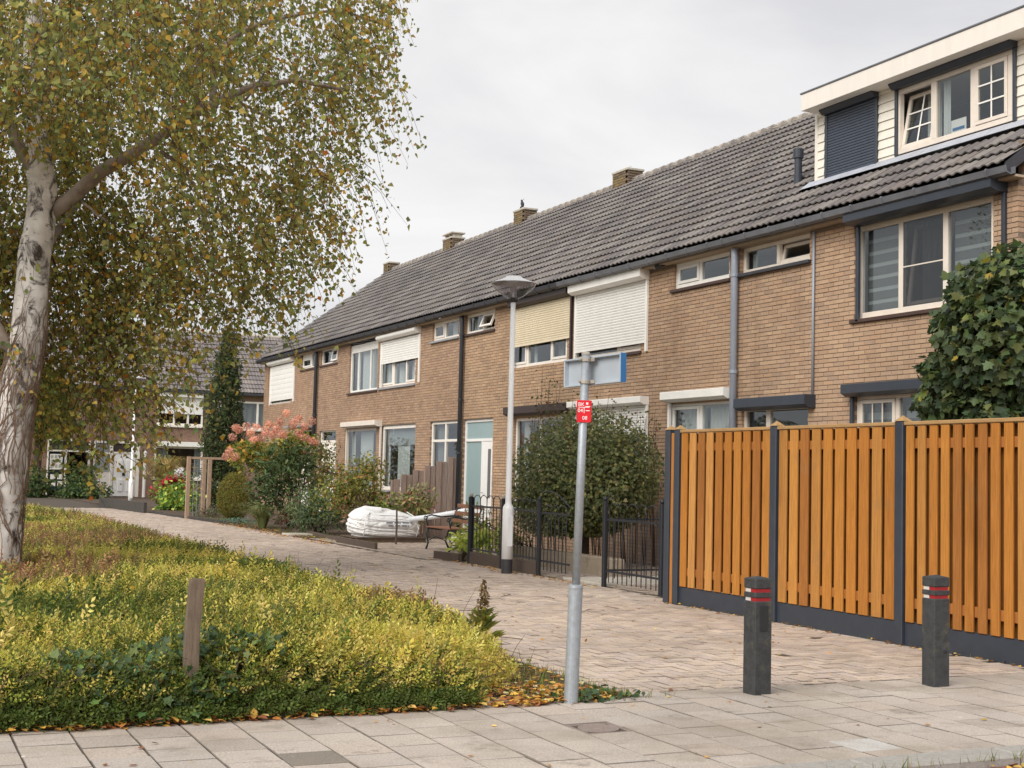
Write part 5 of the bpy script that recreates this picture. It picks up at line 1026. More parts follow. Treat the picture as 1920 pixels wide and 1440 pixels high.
# ---- low hedge / ground cover bed
def hz_(x, y):
    """height of the clipped cover"""
    e = np.minimum(np.minimum((y-7.88)/.34, (hx(y)-x)/.4), (43.5-y)/1.0); e = np.clip(e, 0, 1)
    b = .305+.04*np.sin(x*1.9+.5)*np.sin(y*1.3)+.035*np.sin(x*4.3+y*2.9)+.02*np.sin(x*9+1)*np.sin(y*8.1); b = b*np.interp(y, [8, 12, 20, 42], [1.02, .9, .7, .5])
    return b*(1-(1-e)**2.2)
def hx(y): return np.interp(y, [7.8, 8.6, 9.5, 11, 14, 20, 36, 43], [3.4, 3.85, 4.36, 4.55, 4.68, 4.8, 4.9, 4.0])+.07*np.sin(y*2.3)+.05*np.sin(y*5.1)
gx = np.linspace(-9, 5.2, 110); gy = np.concatenate([np.linspace(7.86, 12, 60), np.linspace(12.2, 43.6, 90)]); XX, YY = np.meshgrid(gx, gy); XX = np.minimum(XX, hx(YY)-.02); ZZ = np.maximum(hz_(XX, YY)*.72-.03, -.02)
vs = np.stack([XX, YY, ZZ], 2).reshape(-1, 3); nx = len(gx); fs = [(j*nx+i, j*nx+i+1, (j+1)*nx+i+1, (j+1)*nx+i) for j in range(len(gy)-1) for i in range(nx-1)]
plain('hedge_core', (62, 56, 36), .98, .35, 14, bmp=.9, dirt=((44, 44, 26), .5), bscale=60)
mb = MB(); mb.v = [tuple(v) for v in vs]; mb.f = fs; HC = mb.build('ground_cover_hedge', 'hedge_core', smooth=True, kind='stuff', label='low yellow-green evergreen ground cover hedge beside the path', cat='hedge')
def cover(n, yr, size, keep=None, front=False):
    y = rng.uniform(yr[0], yr[1], n); lo = np.maximum(-8.5, .02*y-1.2+np.where(y > 16, -.055*(y-16), 0)); x = lo+(hx(y)+.04-lo)*rng.random(n)
    if front: y = 7.9+.42*rng.random(n)**1.1; x = -.4+(hx(y)+.4)*rng.random(n)
    P = np.stack([x, y, hz_(x, y)*(1 if not front else rng.uniform(.25, 1, n))], 1)
    e = .02; gxx = (hz_(x+e, y)-hz_(x-e, y))/(2*e); gyy = (hz_(x, y+e)-hz_(x, y-e))/(2*e); nr = unit(np.stack([-gxx, -gyy, np.ones(n)], 1)+.5*rdir(n))
    d = unit(nr*.75+rdir(n)*.8+np.array([.42, -.18, .12])); P = P-d*size*.45+nr*.01
    # colour drifts in patches: green, yellow, brown twiggy
    pn = lumps(np.stack([x*.8, y*.55, 0*x], 1), 5, 6, 2.0)+.35*rng.standard_normal(n); br = lumps(np.stack([x*.5, y*.35, 0*x], 1), 9, 6, 2.2)
    c = pal(n, [((126, 132, 56), 4), ((150, 148, 62), 3), ((106, 116, 52), 3)], .2); ye = pal(n, [((214, 198, 98), 3), ((228, 208, 122), 2), ((192, 186, 88), 3)], .18); bw = pal(n, [((178, 136, 98), 2), ((160, 122, 98), 2), ((156, 140, 84), 2)], .2); gn = pal(n, [((90, 106, 48), 3), ((104, 118, 52), 2)], .2)
    c = np.where((pn > -.02)[:, None], ye, c); c = np.where((pn < -.3)[:, None], gn, c); c = np.where(((br > .2) & (y > 8.7))[:, None] & (rng.random(n) < .75)[:, None], bw, c)
    if front: c = np.where((P[:, 2] < .25)[:, None], gn, c)
    return P, frames(d, nr), size*rng.uniform(.7, 1.35, n), c
def stray(n):
    P, F_, s_, c = cover(n, (8.0, 20), .19); P = P+np.array([0, 0, .04]); d = unit(rdir(n)*[.6, .6, .3]+np.array([.25, -.1, .8])); return P, frames(d, rdir(n)), s_, c
sets = [stray(420), cover(9500, (7.95, 9.3), .105), cover(6500, (7.9, 8.3), .1, front=True), cover(11500, (9.3, 13), .115), cover(12000, (13, 19), .12), cover(14000, (19, 30), .14), cover(10000, (30, 43), .18)]
P = np.concatenate([s[0] for s in sets]); Fm = np.concatenate([s[1] for s in sets]); sz = np.concatenate([s[2] for s in sets]); cc = np.concatenate([s[3] for s in sets]); kk = rng.integers(0, 3, len(P))
for i in range(3): q = kk == i; scatter('hedge_leaves', P[q], Fm[q], sz[q], cc[q], SPR[i], 'leaf', HC, cjit=.14, kind='stuff')
# twigs sticking out of the hedge
mb = MB()
for i in range(420):
    if i < 150: y = 7.88+.25*random.random(); x = random.uniform(-.2, 3.9); z = random.uniform(.03, .3); d = np.array([random.gauss(0, .5), -abs(random.gauss(.15, .2)), random.uniform(.1, .8)])
    elif i < 220: y = random.uniform(9, 30); x = float(hx(y))-random.uniform(0, .3); z = float(hz_(np.array(x-.15), np.array(y))); d = np.array([random.uniform(0, .5), random.gauss(0, .3), 1])
    else: y = random.uniform(8, 16); x = random.uniform(0, float(hx(y))-.3); z = float(hz_(np.array(x), np.array(y)))-.02; d = np.array([random.gauss(0, .7), random.gauss(0, .7), random.uniform(.2, .7)])
    d = d/np.linalg.norm(d); ln = random.uniform(.08, .24); p = np.array([x, y, z]); mb.tube([p, p+d*ln*.5+rdir(1)[0]*.02, p+d*ln+rdir(1)[0]*.03], [.0028, .002, .001], 4, cap=False)
mb.build('hedge_twigs', 'twig', HC, kind='stuff')
# ---- ivy patches
def ivy(name, c, r, n, size, z0, label, flat=False):
    t = thing(name, (c[0], c[1], 0), label, 'ivy'); a = rng.random(n)*6.283; q = np.sqrt(rng.random(n)); x = c[0]+r[0]*q*np.cos(a); y = c[1]+r[1]*q*np.sin(a)
    z = (hz_(x, y)+.035+.05*rng.random(n)) if not flat else z0+r[2]*(1-q*.8)*rng.random(n)+.008; nr = unit(np.array([-.15, -.55, 1])+.5*rdir(n)); d = unit(rdir(n)+np.array([0, -.4, -.2]))
    scatter('leaves', np.stack([x, y, z], 1), frames(d, nr), size*rng.uniform(.6, 1.2, n), pal(n, [((76, 100, 66), 4), ((88, 112, 72), 3), ((116, 136, 74), 2), ((62, 84, 58), 3)], .15), T_IVY, 'leaf_gloss', t); mb = MB()
    for i in range(14): p0 = np.array([c[0]+random.gauss(0, r[0]*.4), c[1]+random.gauss(0, r[1]*.4), 0]); p1 = p0+[random.gauss(0, r[0]*.5), random.gauss(0, r[1]*.5), 0]; f = (lambda p: float(hz_(np.array(p[0]), np.array(p[1]))) if not flat else .01); mb.tube([(*p0[:2], f(p0)), (*p1[:2], f(p1))], .003, 4)
    mb.build('stems', 'twig', t)
ivp = PY(290, 1215, 8.25); ivy('ivy', (1.6, 8.2), (.72, .34), 460, .058, .3, 'dark green ivy growing through the hedge left of the wooden stake'); 
ivy('ivy_clump', (4.36, 7.98), (.34, .14, .09), 110, .05, 0, 'small ivy clump around the foot of the sign post', True); ivy('ivy_sprig', (3.28, 7.92), (.2, .08, .05), 26, .05, 0, 'few ivy leaves creeping out at the hedge foot', True)
# ---- weeds
def weed(name, base, h, n, items, label, spikes=0):
    t = thing(name, base, label, 'plant'); base = np.array(base, float); mb = MB(); mb.tube([base, base+[.01, 0, h*.5], base+[-.01, .01, h]], [.006, .005, .002], 5).build('stem', 'twig', t); k = rng.random(n); a = rng.random(n)*6.283
    P = base+np.stack([.01*np.cos(a), .01*np.sin(a), h*(.08+.6*k)], 1); d = unit(np.stack([np.cos(a), np.sin(a), .5+.6*k], 1)); scatter('leaves', P, frames(d, np.array([0, 0, 1.])+.2*rdir(n)), h*.42*(1.1-.5*k), pal(n, items, .15), T_LANCE, 'leaf', t)
    for s_ in range(spikes):
        o = np.array([random.gauss(0, .03), random.gauss(0, .03), 0])*(s_ > 0); m_ = 150; kz = rng.random(m_); top = h*(1.25-.25*s_); Q = base+o+np.stack([.035*rng.standard_normal(m_)*(1.1-kz), .035*rng.standard_normal(m_)*(1.1-kz), h*.6+(top-h*.6)*kz], 1); scatter('seed_head', Q, frames(unit(rdir(m_)+[0, 0, -.6]), rdir(m_)), .03, pal(m_, [((110, 86, 62), 2), ((128, 112, 70), 2)], .2), T_DIAMOND, 'leaf_dry', t)
wb = np.array([4.4, 9.95, .0]); weed('weed', wb, .5, 60, [((150, 156, 70), 3), ((168, 162, 84), 2), ((118, 130, 60), 2)], 'upright weed with brown seed spikes at the hedge edge', 2)
# ---- leaf litter
def litter(n, xs, ys, items, size, lift=.012):
    x = xs(n); y = ys(n, x); P = np.stack([x, y, .004+lift*rng.random(n)], 1); nr = unit(np.array([0, 0, 1.])+.35*rdir(n)); return P, frames(unit(rdir(n)*[1, 1, .15]), nr), size*rng.uniform(.6, 1.25, n), pal(n, items, .16)
IT = [((196, 146, 76), 4), ((176, 118, 66), 3), ((214, 168, 76), 3), ((150, 98, 64), 3), ((222, 190, 110), 2), ((120, 82, 58), 2)]
U_ = lambda a, b: (lambda n: rng.uniform(a, b, n))
ls = [litter(900, U_(-.3, 4.0), lambda n, x: 7.9-.08*rng.random(n)+.1*np.abs(rng.standard_normal(n))*.6, IT, .055, .03), litter(620, lambda n: 3.55+.9*rng.random(n)**.8, lambda n, x: 7.9+rng.random(n)*(1.35-(x-3.5)*1.1).clip(.06, 2), IT+[((206, 196, 150), 4)], .055, .03),
      litter(500, lambda n: rng.uniform(8.0, 8.75, n), lambda n, x: rng.uniform(26, 36, n), IT, .06), litter(120, lambda n: 8.5-np.abs(rng.standard_normal(n))*.06, lambda n, x: rng.uniform(8.3, 14, n), IT, .045), litter(200, lambda n: 8.75-np.abs(rng.standard_normal(n))*.12, lambda n, x: rng.uniform(16, 22, n), IT, .05), litter(130, U_(.2, 8), lambda n, x: rng.uniform(6.0, 12, n), IT, .035, .004), litter(160, U_(4.9, 8.2), lambda n, x: rng.uniform(9, 30, n), IT, .04, .004), litter(420, lambda n: rng.uniform(3.75, 4.62, n), lambda n, x: 7.95+2.6*rng.random(n)**1.4, IT+[((206, 196, 150), 3), ((120, 130, 60), 2)], .055, .03), litter(70, U_(3, 7), lambda n, x: 5.6-np.abs(rng.standard_normal(n))*.06, IT, .06)]
ls[-1][0][:, 2] -= .04
FLv = scatter('fallen_leaves', np.concatenate([l[0] for l in ls]), np.concatenate([l[1] for l in ls]), np.concatenate([l[2] for l in ls]), np.concatenate([l[3] for l in ls]), T_OVAL, 'leaf_dry', label='fallen yellow and brown autumn leaves on the ground', cat='leaves', kind='stuff')
hl = litter(46, lambda n: rng.uniform(.6, 4, n), lambda n, x: rng.uniform(8.2, 14, n), [((230, 180, 60), 3), ((214, 150, 90), 2)], .07); hl[0][:, 2] = hz_(hl[0][:, 0], hl[0][:, 1])+.03; scatter('leaves_on_hedge', *hl, T_OVAL, 'leaf_dry', FLv, kind='stuff')
# grass tufts at joints, kerb and sign foot
def tufts(n, xs, ys, h, items):
    x = xs(n); y = ys(n, x); d = unit(rdir(n)*.55+np.array([0, 0, 1.])); V = np.array([(-.04, 0, 0), (.04, 0, 0), (.02, .6, .06), (-.02, .6, .06), (0, 1, .2)]); return np.stack([x, y, 0*x-.01], 1), frames(d, rdir(n)), h*rng.uniform(.5, 1.3, n), pal(n, items, .2), (V, [(0, 1, 2, 3), (3, 2, 4)])
GI = [((110, 126, 50), 3), ((140, 140, 60), 2), ((84, 104, 44), 2), ((170, 156, 90), 1)]
ts = [tufts(1500, lambda n: rng.uniform(3.8, 4.6, n), lambda n, x: 7.95+rng.random(n)*2.6, .08, GI), tufts(160, lambda n: 4.6+rng.normal(0, .015, n), lambda n, x: 8+rng.random(n)**2*8, .06, GI), tufts(160, lambda n: 4.3+.25*rng.standard_normal(n), lambda n, x: 7.9+.12*rng.random(n), .08, GI), tufts(150, U_(3.5, 6.5), lambda n, x: 5.62+.012*rng.standard_normal(n), .06, GI), tufts(120, lambda n: 8.49+.01*rng.standard_normal(n), lambda n, x: rng.uniform(8, 14, n), .05, GI), tufts(160, lambda n: 8.8+.04*rng.standard_normal(n), lambda n, x: rng.uniform(14, 22, n), .06, GI), tufts(1500, lambda n: rng.uniform(8.35, 9.3, n), lambda n, x: rng.uniform(26, 40, n), .09, GI)]
scatter('grass_tufts', *[np.concatenate([t[i] for t in ts]) for i in range(4)], ts[0][4], 'leaf', label='small green grass tufts in joints and bed edges', cat='grass', kind='stuff')
# fallen twigs on the path
mb = MB()
for px, py in ((790, 1070), (832, 1080), (848, 1084), (1040, 1124), (1090, 1150), (1160, 1143), (700, 1058), (780, 1066), (980, 1200), (940, 1120)):
    p = G(px, py); a = random.uniform(0, 3.1); ln = random.uniform(.2, .5); d = np.array([math.cos(a), math.sin(a), 0]); mb.tube([p+[0, 0, .008], p+d*ln*.5+[random.gauss(0, .04), 0, .02], p+d*ln+[0, 0, .008]], [.0035, .003, .001], 4); e = p+d*ln*.4; mb.tube([e+[0, 0, .012], e+[d[1]*ln*.35, -d[0]*ln*.35, .01]], [.0022, .001], 4)
mb.build('fallen_twigs', 'twig', label='thin bare twigs lying scattered on the path', cat='twigs', kind='stuff')
# ---- birch
BY = 17.0; bq = lambda px, py, dy=0: PY(px, py, BY+dy)
bt2 = thing('birch_tree', (1.3, BY, 0), 'weeping birch with white bark and yellow-green autumn leaves in the hedge', 'tree')
tp = [bq(-16, 1110), bq(-13, 1045), bq(-2, 960), bq(8, 890), bq(22, 800), bq(36, 720), bq(52, 640), bq(60, 560), bq(65, 480), bq(74, 410), bq(80, 350), bq(72, 290), bq(62, 200), bq(60, 80), bq(70, -80), bq(60, -260)]
tp[0] = np.array([tp[1][0]-.05, BY, -.1]); trd = [.36, .29, .27, .245, .225, .21, .2, .19, .185, .175, .165, .14, .12, .1, .07, .03]
# trunk with an uneven surface
mb = MB(); n = 20; vs = []
def dens(pts, rd, k=4):
    P = []; R = []
    for i in range(len(pts)-1):
        for j in range(k): t = j/k; P.append(pts[i]*(1-t)+pts[i+1]*t); R.append(rd[i]*(1-t)+rd[i+1]*t)
    return P+[pts[-1]], R+[rd[-1]]
tP, tR = dens(tp, trd); mb.tube(tP, tR, n)
for i in range(len(tP)):
    for k in range(n):
        v = np.array(mb.v[i*n+k]); c = tP[i]; a = 2*math.pi*k/n; f = 1+.05*math.sin(3*a+i*.35)+.035*math.sin(5*a-i*.6)+.03*math.sin(2*a+i*.9); mb.v[i*n+k] = tuple(c+(v-c)*f)
TRK = mb.build('trunk', 'birch_bark', bt2, smooth=True); limbs = MB(); tips = []
def limb(pts, r0, r1, rec=True):
    pts = [np.array(p, float) for p in pts]; P, R = dens(pts, list(np.linspace(r0, r1, len(pts))), 3); P = [p+.012*rdir(1)[0] for p in P]; limbs.tube(P, R, 9)
    for p, r in zip(P, R):
        if rec: tips.append(p)
    return P
limb([bq(92, 400), bq(130, 375), bq(185, 325, -.2), bq(245, 290, -.4), bq(300, 258, -.5), bq(350, 225, -.6), bq(385, 200, -.7), bq(430, 182, -.8), bq(480, 160, -1), bq(560, 150, -1.1), bq(640, 170, -1.2)], .10, .02)
limb([bq(398, 195, -.7), bq(400, 150, -.6), bq(404, 110, -.6), bq(425, 80, -.5), bq(460, 55, -.4), bq(540, 30, -.3), bq(640, 20, 0), bq(740, 55, .2)], .045, .012); limb([bq(374, 205, -.7), bq(372, 150, -.8), bq(368, 60, -1), bq(390, -60, -1.2)], .03, .012)
limb([bq(76, 330), bq(40, 280), bq(8, 215), bq(-30, 150), bq(-90, 60)], .09, .03); limb([bq(45, 660), bq(8, 640), bq(-20, 600), bq(-60, 520), bq(-120, 400)], .11, .05); limb([bq(88, 460, .1), bq(110, 430, .3), bq(125, 410, .6), bq(160, 360, 1.2), bq(230, 300, 2)], .06, .02)
limb([bq(150, 375), bq(180, 400, -.2), bq(200, 415, -.4)], .02, .01); limb([bq(300, 285, -.5), bq(345, 310, -.3), bq(365, 350, 0), bq(380, 400, .2), bq(400, 450, .3)], .025, .008); limb([bq(62, 200), bq(110, 120, .5), bq(200, 40, 1.2), bq(330, -60, 2)], .06, .02); limb([bq(62, 180), bq(20, 80, 1), bq(-60, -60, 1.5)], .05, .02)
limb([bq(460, 190, -1), bq(500, 130, -1.3), bq(515, 125, -1.4)], .015, .006); limb([bq(60, 100), bq(120, 0, -1), bq(260, -120, -2), bq(420, -200, -2.5)], .05, .02); limb([bq(430, 182, -.8), bq(520, 230, -.6), bq(560, 265, -.4)], .018, .006); limb([bq(70, -40), bq(300, -160, 1), bq(560, -180, 1.5)], .05, .015)
LB = limbs.build('limbs', 'limb_bark', bt2, smooth=True)
# dry climber stems over the trunk
mb = MB()
for i in range(190):
    a = random.uniform(0, 6.28); j = random.randint(2, 20); pts = []; w_ = random.gauss(0, .25)
    for s_ in range(random.randint(6, 14)):
        jj = j+s_*.9; i0 = min(int(jj), len(tP)-2); f = jj-i0; c = tP[i0]*(1-f)+tP[i0+1]*f; r = (tR[i0]*(1-f)+tR[i0+1]*f)*1.05+.006; a += w_*.35+random.gauss(0, .13)
        if i0 < 38: pts.append(c+np.array([math.cos(a)*r, math.sin(a)*r, random.gauss(0, .01)]))
    if len(pts) > 2: mb.tube(pts, list(np.linspace(random.uniform(.004, .010), .002, len(pts))), 5, cap=False)
mb.build('climber_stems', 'vine', bt2, kind='stuff')
# crown: hanging twigs filling a dome around the trunk
tc_ = np.array([1.55, BY]); NT = 10800; tw = MB(); LP = []; LD = []; LC = []
az_cam = math.atan2(-BY, -1.3); cnt = 0
def low(a, r):
    ext = 1+.08*math.sin(3*a+1)+.05*math.sin(7*a)
    return float(np.interp(r/ext, [0, .8, 1.25, 1.7, 2.2, 2.7, 3.1, 3.6, 4.1, 4.5, 4.9], [1.8, 1.7, 1.85, 2.85, 3.35, 3.45, 3.55, 4.3, 5.6, 7.0, 8.0]))+.4*math.sin(5*a+r*2)
def spot():
    a = random.uniform(-math.pi, math.pi); r = 4.2*random.random()**.6; zl = low(a, r); return tc_[0]+r*math.cos(a), tc_[1]+.9*r*math.sin(a), zl+(12.3-.22*r*r-zl)*random.random()**1.55
clumps = [(*spot(), random.random()) for _ in range(330)]
for _ in range(34):                                        # long curtains hanging low behind and beside the trunk
    a = random.uniform(-.3, 2.2); r = random.uniform(.4, 1.35); zl = low(a, r); clumps.append((tc_[0]+r*math.cos(a), tc_[1]+.9*r*math.sin(a), zl+.3+2.6*random.random(), .35+.65*random.random()))
while cnt < NT:
    cnt += 1
    if random.random() < .8: k_ = random.choice(clumps); x, y, z, tone = k_[0]+random.gauss(0, .26), k_[1]+random.gauss(0, .26), k_[2]+random.gauss(0, .42), min(1, max(0, k_[3]+random.gauss(0, .15)))
    else: x, y, z = spot(); tone = random.random()
    r = math.hypot(x-tc_[0], (y-tc_[1])/.9); a = math.atan2((y-tc_[1])/.9, x-tc_[0]); zl = low(a, r)+random.gauss(0, .25)
    if r > 4.55: continue
    if y < BY+.2 and x < .165*y: zl = max(zl, 5.0)            # the side towards the road is cleared along the trunk
    elif y < BY: zl += .35*(BY-y)
    if z < zl+.15 or (z > 8.8 and random.random() < .8) or (y < BY-.9 and z < 8.8 and random.random() < .3): continue
    ln = min(random.uniform(.45, 1.2), z-zl+.1)
    m_ = max(4, int(ln*random.uniform(20, 28))); t = np.linspace(0, 1, m_); dx = random.gauss(0, .4)*ln+.2*math.cos(a); dy = random.gauss(0, .4)*ln+.2*math.sin(a)
    pts = np.stack([x+dx*t*(1.5-.5*t), y+dy*t*(1.5-.5*t), z-ln*t**1.35], 1)
    if y < BY+2 and z < 9: tw.tube([pts[0], pts[m_//2], pts[-1]], [.005, .0035, .0015], 3, cap=False)
    LP.append(pts+rng.normal(0, .05, (m_, 3))); LD.append(unit(rdir(m_)*[1, 1, .7]+np.array([0, 0, -.6]))); LC.append(np.full(m_, tone))
tw.build('hanging_twigs', 'twig', bt2, kind='stuff')
P = np.concatenate(LP); D = np.concatenate(LD); tone = np.concatenate(LC); n = len(P)
c1 = pal(n, [((168, 170, 98), 4), ((150, 158, 96), 4), ((190, 182, 98), 3), ((132, 146, 94), 3)], .2); c2 = pal(n, [((206, 178, 86), 3), ((194, 162, 80), 3), ((172, 148, 84), 3), ((222, 184, 84), 1)], .16); mixp = rng.random(n) < (.1+.5*tone**2); c = np.where(mixp[:, None], c2, c1); orr = rng.random(n) < .012; c[orr] = pal(orr.sum(), [((226, 160, 56), 2), ((214, 128, 62), 1)], .1)
scatter('crown', P, frames(D, unit(rdir(n)*[1, 1, .45])), .074*rng.uniform(.5, 1.3, n), c, T_BIRCH, 'leaf', bt2)
# ---- maple behind the wooden fence
mp_t = thing('maple_tree', (10.6, 10.3, 0), 'dense dark green maple rising behind the wooden fence', 'tree'); mb = MB(); mb.tube([(10.6, 10.3, -.05), (10.62, 10.35, 1.2), (10.55, 10.4, 2.2)], [.11, .09, .06], 10)
for e in ((10.5, 11.2, 2.9), (10.3, 10.6, 3.5), (10.9, 9.8, 3.3), (10.4, 10.0, 3.4), (10.4, 11.3, 2.5)): mb.tube([(10.55, 10.4, 1.9), ((10.55+e[0])/2, (10.4+e[1])/2, (2.1+e[2])/2), e], [.045, .03, .012], 7)
mb.build('trunk', 'bark_dark', mp_t, smooth=True); wv = lambda px, py, X=10.5: tuple(W(px, py, X))
MI = [((76, 92, 60), 5), ((88, 102, 62), 4), ((68, 84, 60), 4), ((110, 118, 66), 2), ((164, 148, 64), .35)]
crown('crown', mp_t, [(wv(1905, 640), (.72, .75, .85)), (wv(1806, 605), (.4, .36, .24)), (wv(1800, 735), (.45, .42, .42)), (wv(1850, 555), (.42, .42, .36)), (wv(1775, 760), (.3, .3, .3)), (wv(1880, 770), (.6, .6, .6)), (wv(1945, 540), (.6, .6, .5)), (wv(1768, 700), (.22, .22, .28))], 11500, .092, MI, T_MAPLE, 'leaf_gloss', .55, .34, up=.5, droop=.45)
# ---- round bush behind the iron fence
rb = thing('round_bush', (10.4, 19.6, 0), 'large round clipped dark green bush behind the iron fence', 'bush'); mb = MB(); mb.tube([(10.4, 19.6, -.05), (10.42, 19.6, .35), (10.4, 19.55, .8)], [.09, .075, .06], 9)
for k_ in range(9): a = k_*.7; mb.tube([(10.4, 19.6, .45), (10.4+.3*math.cos(a), 19.6+.3*math.sin(a), .9), (10.4+.8*math.cos(a), 19.6+.8*math.sin(a), 1.6+.3*math.sin(3*a))], [.04, .025, .01], 6)
mb.build('trunk', 'bark_dark', rb, smooth=True); cb_ = np.array(W(1102, 890, 10.4)); RBI = [((124, 130, 84), 4), ((112, 120, 80), 4), ((142, 144, 90), 3), ((154, 142, 98), 1), ((98, 106, 74), 3)]
crown('crown', rb, [(cb_, (1.22, 1.28, 1.02)), (cb_+[.1, .6, -.25], (.7, .7, .7)), (cb_+[-.1, -.65, -.15], (.75, .75, .7)), (cb_+[-.25, .1, -.5], (.95, 1.05, .6))], 40000, .052, RBI, T_IVY, 'leaf', .5, .1, up=.45, droop=.3, zmin=.5)
# loose climber shoots above it
cs = thing('climbing_plant', (11.7, 22, 0), 'loose climbing shoots with small leaves growing above the round bush', 'plant'); mb = MB(); Pp = []
for k_ in range(34):
    px = random.uniform(985, 1235); b = np.array(W(px, 800, 11.7)); tz_ = random.uniform(20, 115)*(.55 if px > 1080 else 1)*(.5 if px > 1200 else 1); tt = np.array(W(px+random.gauss(0, 12), 800-tz_, 11.75)); b = np.array([b[0], b[1], .0]); mid = np.array([11.65, (b[1]+tt[1])/2, tt[2]*.6]); mb.tube([b, mid, tt], [.012, .007, .003], 5)
    for q in np.linspace(.0, 1, 26): Pp.append(mid*(1-q)+tt*q+rng.normal(0, .06, 3))
mb.build('stems', 'twig', cs); Pp = np.array(Pp); n = len(Pp); Pp[:, 0] = np.minimum(Pp[:, 0], 11.9); scatter('leaves', Pp, frames(rdir(n), unit(rdir(n)+[-.3, -.3, .5])), .06*rng.uniform(.6, 1.2, n), pal(n, [((92, 98, 48), 3), ((120, 116, 60), 2), ((130, 84, 60), 1), ((70, 80, 42), 2)], .18), T_OVAL, 'leaf', cs)
# ---- garden shrubs along the path
def shrub(name, base, blobs, n, size, items, label, tmpl=T_OVAL, m='leaf', stems=7, shell=.7, rough=.3, up=.35, cat='shrub', stemm='bark_dark', **k):
    base = np.array([base[0], base[1], 0.0]); t = thing(name, base, label, cat); mb = MB()
    for i in range(stems):
        b = blobs[i % len(blobs)]; e = np.array(b[0])+rdir(1)[0]*np.array(b[1])*.6; s0 = base+[random.gauss(0, .06), random.gauss(0, .06), -.03]; mid = (s0+e)/2+[random.gauss(0, .05), random.gauss(0, .05), .1]; mb.tube([s0, mid, e], [.016, .011, .004], 5)
    mb.build('stems', stemm, t); crown('leaves', t, blobs, n, size, items, tmpl, m, shell, rough, up, zmin=.02, **k); return t
hb = np.array([9.5, 33.4]); p3 = lambda px, py, Y: tuple(PY(px, py, Y))
hy = shrub('hydrangea', hb, [(p3(505, 858, 33.8), (1.0, .8, .40)), (p3(555, 835, 33.8), (.5, .5, .45)), (p3(462, 845, 33.8), (.45, .5, .25))], 2000, .115, [((142, 147, 66), 3), ((112, 128, 63), 3), ((182, 168, 77), 2), ((193, 147, 66), 1)], 'tall hydrangea with many salmon pink flower heads', stems=14)
heads = [(537, 775), (560, 785), (572, 800), (548, 800), (520, 800), (585, 790), (562, 812), (530, 815), (505, 795), (496, 806), (512, 815), (480, 800), (470, 812), (488, 822), (462, 800), (447, 806), (436, 820), (430, 846), (442, 802), (525, 790), (575, 845), (583, 826), (590, 830), (571, 820), (498, 812), (518, 806), (476, 824), (440, 856), (425, 856), (552, 792)]
for i, (px, py) in enumerate(heads):
    c = np.array(PY(px, py, 33.3+random.uniform(-.5, .4))); P, nn_ = blob(150, c, (.1, .1, .088), .2, .05, i); pk = random.random(); scatter('flower_head', P, frames(unit(rdir(150)), unit(nn_+.25*rdir(150))), .042*rng.uniform(.7, 1.2, 150), random.uniform(.72, 1.12)*pal(150, [((245, 182, 156), 3), ((245, 200, 168), 2), ((245, 165, 147), 2)] if pk < .62 else [((236, 184, 160), 3), ((222, 160, 146), 2)], .08), T_DIAMOND, 'petal', hy)
shrub('laurel_shrub', (9.35, 32.6), [(p3(525, 880, 32.7), (.75, .7, .6)), (p3(505, 920, 32.6), (.6, .5, .5)), (p3(560, 860, 32.9), (.5, .5, .4))], 1500, .16, [((80, 98, 60), 4), ((94, 112, 66), 3), ((124, 142, 98), 1.2), ((66, 84, 54), 3)], 'glossy dark green laurel shrub under the hydrangea', T_LANCE, 'leaf_gloss', 9)
def grass(name, base, n, h, spread, items, label, wid=.012, plume=None):
    t = thing(name, (base[0], base[1], 0), label, 'grass'); a = rng.random(n)*6.283; o = rng.random(n)**.7; d0 = np.stack([np.cos(a), np.sin(a), 0*a], 1); hh_ = h*rng.uniform(.6, 1.1, n); V = []; side = np.stack([-np.sin(a), np.cos(a), 0*a], 1)*wid
    S_ = np.array([base[0], base[1], 0])+d0*(.12*spread*o)[:, None]; segs = []
    for k_, (u, v) in enumerate(((0, 0), (.12, .5), (.4, .85), (.8, .95), (1.15, .82))): c = S_+d0*(spread*o*u)[:, None]+np.array([0, 0, 1])*(hh_*v)[:, None]; ww = side*(1-.22*k_); segs += [c-ww, c+ww]
    v = np.stack(segs, 1); me = bpy.data.meshes.new('blades'); vs = v.reshape(-1, 3); fs = [(10*i+2*k_, 10*i+2*k_+1, 10*i+2*k_+3, 10*i+2*k_+2) for i in range(n) for k_ in range(4)]; me.from_pydata(vs.tolist(), [], fs); at_ = me.attributes.new('Col', 'FLOAT_COLOR', 'FACE'); c = np.repeat(pal(n, items, .15), 4, 0); at_.data.foreach_set('color', np.concatenate([c, np.ones((len(c), 1))], 1).astype(np.float32).ravel()); me.materials.append(MATS['leaf']); ob('blades', me, t)
    if plume: q = rng.choice(n, plume); m_ = 14; Pq = np.repeat(v[q, 8], m_, 0)+rng.normal(0, .05, (plume*m_, 3)); scatter('plumes', Pq, frames(rdir(len(Pq)), rdir(len(Pq))), .05, pal(len(Pq), [((245, 221, 182), 1), ((223, 193, 151), 1)], .1), T_LANCE, 'leaf_dry', t)
g0 = G(480, 990); grass('fountain_grass', (g0[0]+.15, g0[1]), 420, .62, .75, [((156, 163, 105), 3), ((193, 188, 137), 2), ((128, 142, 89), 2)], 'low fountain grass spilling over the path edge')
g1_ = b2(285, 930); grass('pampas_grass', (g1_[0], YB-3.0), 900, 1.9, 1.25, [((170, 151, 89), 3), ((200, 172, 114), 3), ((135, 130, 75), 2)], 'big rounded tan ornamental grass by the far window', .02, 60)
